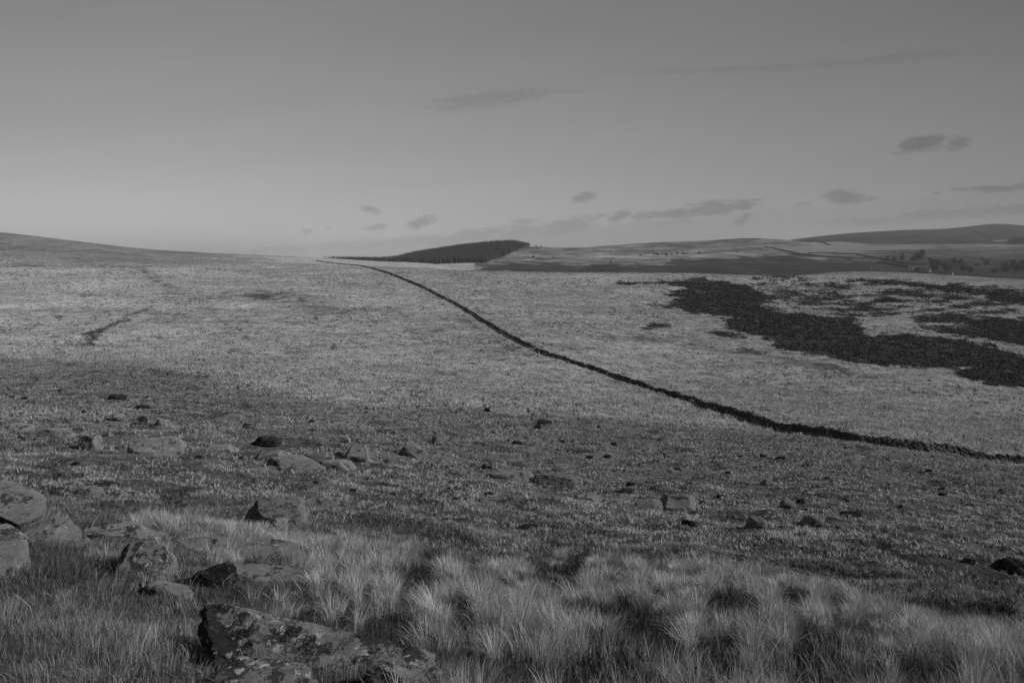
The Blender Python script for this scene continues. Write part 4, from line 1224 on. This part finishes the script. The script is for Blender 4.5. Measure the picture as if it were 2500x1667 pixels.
bt = make_tree("valley_tree", "broad dark tree with a domed crown in the valley, right of the pointed tree", "tree", 17, 20, find(2247, 636, 1000, 3000), 81)
make_tree("fir_tree", "tall pointed dark tree in the valley above the small white cottage", "tree", 17, 13, find(2205, 635, 1000, 3000), 82, conif=True)
VT2 = [(2232, 637, .8, "dark tree leaning against the left side of the broad domed tree in the valley"), (2166, 637, .6, "rounded tree, left one of the pair left of the pointed tree"),
       (2183, 637, .55, "rounded tree, right one of the pair left of the pointed tree"), (2275, 646, .9, "dark round tree right of and below the broad domed tree in the valley"),
       (2290, 650, .85, "tree with a wide crown in the middle of the valley copse"), (2306, 652, .7, "lower tree at the right of the valley copse"), (2345, 646, .75, "dark tree just left of the white gabled cottage"),
       (2330, 644, .8, "dense dark tree at the left end of the valley wood"), (2280, 662, .9, "big tree low in the valley just above the bright ridge"), (2310, 664, 1.0, "broad tree low in the valley left of the white post"),
       (2352, 662, .8, "tree low in the valley right of the white post"), (2385, 654, .6, "small tree right of the white gabled cottage"), (2410, 648, .8, "dark tree on the valley side left of the right-edge wood"),
       (2455, 664, 1.1, "big dark tree at the left end of the right-edge valley wood"), (2478, 664, 1.3, "big dark tree in the middle of the right-edge valley wood"), (2500, 664, 1.3, "big dark tree cut off by the right edge in the valley"),
       (2370, 666, .7, "shrubby tree on the valley floor right of centre of the valley wood"), (2430, 668, .7, "shrubby tree on the valley floor by the right-edge wood"), (2240, 664, .5, "small tree beside the cluster of white houses")]
for i, (u, v, s_, lab) in enumerate(VT2):
    copy_thing(bt, find(u, v, 900, 3000), i * 1.1, s_ * .68, lab, "trees in the far valley on the right")
for i, u in enumerate(range(2468, 2512, 6)):
    copy_thing(bt, find(u, 596, 1500, 6000), i, .9 + .12 * (i % 3), "dark tree of the small hilltop wood at the right edge", "trees of the small hilltop wood at the right edge")

# pale saplings in the heather bank
SAP = [(2105, 862, 20, "thin pale leafless sapling in the lower heather, left of the bushy one"), (2328, 872, 24, "forked pale leafless sapling at the right in the lower heather"),
       (2270, 872, 22, "bushy pale leafless sapling between two thinner ones in the lower heather"), (1957, 834, 18, "slim pale sapling low in the middle of the heather bank"),
       (1910, 792, 14, "small pale twiggy sapling high in the heather bank"), (1890, 776, 8, "tiny pale sapling highest in the heather bank")]
for i, (u, v, hp, lab) in enumerate(SAP):
    L = find(u, v, 60, 600)
    h = hp * L[1] / F * 1.1
    r2 = np.random.default_rng(500 + i)
    root = empty("sapling", L); tag(root, lab, "sapling", "pale saplings in the heather bank")
    parts, tips = limbs(h, .05, r2, 6, .55, .15)
    V, Q = join(parts[:2]); mesh_np("trunk", V, [Q], M_bark, root)
    tw = parts[2:]
    for (a, b) in tips:
        for k in range(4):
            f0 = .3 + .6 * r2.random(); p = np.array(a) + (np.array(b) - np.array(a)) * f0
            tw.append(tube(p, p + r2.standard_normal(3) * h * .10 + np.array([0, 0, h * .15]), .015, .006, 3))
    V, Q = join([(v_, q_) for v_, q_ in tw if True]); mesh_np("crown", V, [Q], M_bark, root)


# ------------------------------------------------------------------ far field banks
def bank(name, label, cat, pts, h, wd, mat, seed, y0=900, y1=6000):
    r2 = np.random.default_rng(seed)
    P = np.array([find(a, b, y0, y1)[:2] for a, b in pts])
    d_ = np.r_[0, np.cumsum(np.hypot(*np.diff(P, axis=0).T))]
    t_ = np.arange(0, d_[-1], max(h * .8, 1.0))
    x = np.interp(t_, d_, P[:, 0]); y = np.interp(t_, d_, P[:, 1]); n = len(t_)
    dx = np.gradient(x); dy = np.gradient(y); l_ = np.hypot(dx, dy) + 1e-6; dx /= l_; dy /= l_
    prof = [(-.5, -.2), (-.45, .6), (-.1, 1.0), (.3, .8), (.5, -.2)]
    V = []
    hh_ = h * (.6 + .8 * r2.random(n))
    zz = H(x, y)
    for (o1, o2) in prof:
        ww = wd * (o1 + .1 * r2.standard_normal(n))
        V.append(np.stack([x - dy * ww, y + dx * ww, zz + hh_ * o2], -1))
    V = np.stack(V, 1).reshape(-1, 3); m_ = len(prof)
    b = (np.arange(n - 1) * m_)[:, None]
    Q = np.concatenate([b + np.array([[k, k + 1, m_ + k + 1, m_ + k]]) for k in range(m_ - 1)])
    o = mesh_np(name, V, [Q], mat)
    return tag(o, label, cat, "field boundaries on the far hills")


o2 = (1950, 520, .2338)


def c4(pts):
    return [(o2[0] + a * o2[2], o2[1] + b * o2[2]) for a, b in pts]


bank("field_bank", "dark field bank running down over the brow of the far hill right of centre", "field bank", [(1868, 604), (1890, 607), (1915, 613), (1955, 622)], 2.2, 2.5, M_tree, 1)
bank("field_bank", "upper of the dark hedge lines crossing the far valley side", "field bank", c4([(100, 420), (330, 425), (600, 432), (780, 470), (950, 490)]), 2.6, 3, M_tree, 2)
bank("field_bank", "middle dark hedge line of the far valley side, above the black heather", "field bank", c4([(0, 440), (300, 465), (560, 480), (850, 490), (1100, 530), (1350, 548)]), 3, 3, M_tree, 3)
bank("field_bank", "lower dark hedge line of the far valley side, below the black heather", "field bank", c4([(820, 520), (1000, 545), (1150, 570), (1350, 560)]), 3, 3, M_tree, 4)
bank("field_bank", "dark hedge line along the top of the field right of the domed tree", "field bank", c4([(1350, 482), (1550, 480), (1700, 474), (1900, 476), (1960, 500)]), 3, 3, M_tree, 5)
bank("field_bank", "dark hedge line below the field at the far right of the valley", "field bank", c4([(1500, 545), (1800, 575), (2100, 572), (2400, 570)]), 3.5, 3, M_tree, 6)
bank("field_bank", "thin dark boundary slanting over the pale brow of the far hill", "field bank", c4([(100, 285), (200, 300), (270, 315), (330, 340)]), 3, 3, M_tree, 7, 1500)
bank("field_bank", "thin dark boundary climbing the highest far hill at the right", "field bank", c4([(1830, 190), (1880, 220), (1930, 240), (2020, 268)]), 5, 5, M_tree, 8, 2500)


# ------------------------------------------------------------------ houses in the valley
def house(label, u, v, wpx, yaw, seed, gable=True):
    x, y, z = find(u, v, 900, 3000)
    L = wpx * y / F; D = L * .65; h = L * .42; rh = L * .32
    root = empty("house", (x, y, z)); root.rotation_euler = (0, 0, yaw)
    tag(root, label, "house", "white houses in the far valley")
    V = np.array([(sx_ * L / 2, sy * D / 2, zz) for zz in (-2, h) for sy in (-1, 1) for sx_ in (-1, 1)] + [(-L / 2, 0, h + rh * .95), (L / 2, 0, h + rh * .95)], float)
    mesh_np("wall", V, [np.array([(0, 1, 5, 4), (3, 2, 6, 7), (0, 4, 6, 2), (1, 3, 7, 5), (0, 2, 3, 1)]), np.array([(4, 8, 6), (5, 7, 9)])], M_white, root)
    e = .35; t = .18; k = rh / (D / 2)
    V = []
    for sx_ in (-1, 1):
        X_ = sx_ * (L / 2 + e)
        V += [(X_, -D / 2 - e, h - e * k + .06), (X_, 0, h + rh + .06), (X_, D / 2 + e, h - e * k + .06), (X_, D / 2 + e, h - e * k + .06 + t), (X_, 0, h + rh + .06 + t), (X_, -D / 2 - e, h - e * k + .06 + t)]
    Q = [(0, 1, 7, 6), (1, 2, 8, 7), (2, 3, 9, 8), (3, 4, 10, 9), (4, 5, 11, 10), (5, 0, 6, 11), (0, 5, 4, 1), (1, 4, 3, 2), (6, 7, 10, 11), (7, 8, 9, 10)]
    roof = mesh_np("roof", np.array(V), [np.array(Q)], M_slate, root)
    V, Q = box_stones(np.array([[L * .38, 0, h + rh + .45]]), np.array([[1., 0, 0]]), np.array([[0, 1., 0]]), np.array([.4]), np.array([.35]), np.array([.8]), np.random.default_rng(1), 0)
    mesh_np("chimney", V, [Q], M_white, roof)
    for wx_ in (-.28, .22):
        V, Q = box_stones(np.array([[L * wx_, -D / 2 - .02, h * .55]]), np.array([[1., 0, 0]]), np.array([[0, 1., 0]]), np.array([.5]), np.array([.05]), np.array([.55]), np.random.default_rng(1), 0)
        mesh_np("window", V, [Q], M_slate, root)


house("tiny white house high on the valley side, highest of the white houses", 2189, 616.5, 5, .3, 1)
house("small white cottage at the foot of the tall pointed tree", 2213, 636, 5, .8, 2)
house("white gabled cottage standing alone among trees towards the right of the valley", 2366, 649, 5.5, 1.2, 3)
house("leftmost of the little row of white houses low in the valley", 2218, 656, 3, .2, 4)
house("middle one of the little row of white houses low in the valley", 2229, 658, 3, .5, 5)
house("low white house at the right end of the little row in the valley", 2236, 661, 3.5, .1, 6)
house("long pale farm building just above the bright ridge", 2268, 664, 8, .1, 7)
house("tiny pale barn on the left side of the valley floor", 2126, 656, 4, .3, 8)
# white post on the near ridge
x, y, z = find(2326, 677, 400, 700)
y = 598.0; x = (2326 - CU) / F * y; z = float(H(x, y)[0])
V1, Q1 = tube((x, y, z - .4), (x, y, z + 1.7), .42, .34, 8)
V2, Q2 = tube((x, y, z + 1.7), (x, y, z + 2.05), .34, .05, 8)
V, Q = join([(V1, Q1), (V2, Q2)])
o = mesh_np("white_post", V, [Q], M_white)
tag(o, "stubby white marker standing on the crest of the bright ridge", "marker")

# ------------------------------------------------------------------ air
HAZE = True
if HAZE:
    m, t, o = new_mat("air")
    pv = t.n('ShaderNodeVolumePrincipled')
    pv.inputs['Color'].default_value = (.9, .9, .9, 1)
    pv.inputs['Density'].default_value = 0.000065
    pv.inputs['Anisotropy'].default_value = 0.2
    t.link(pv.outputs[0], o.inputs['Volume'])
    x0, x1, y0, y1, z0, z1 = -12800, 12800, -40, 12100, float(ZZ.min()) - 1.5, float(max(ZZ.max(), 0)) + 25
    V = np.array([(a, b, c) for c in (z0, z1) for b in (y0, y1) for a in (x0, x1)])
    hz_ = mesh_np("haze", V, [np.array([(0, 2, 3, 1), (4, 5, 7, 6), (0, 1, 5, 4), (2, 6, 7, 3), (0, 4, 6, 2), (1, 3, 7, 5)])], m)
    tag(hz_, "thin pale haze in the air over the moor", "haze", kind='stuff')
print("ZRANGE", ZZ.min(), ZZ.max(), "objects", len(COL.objects))
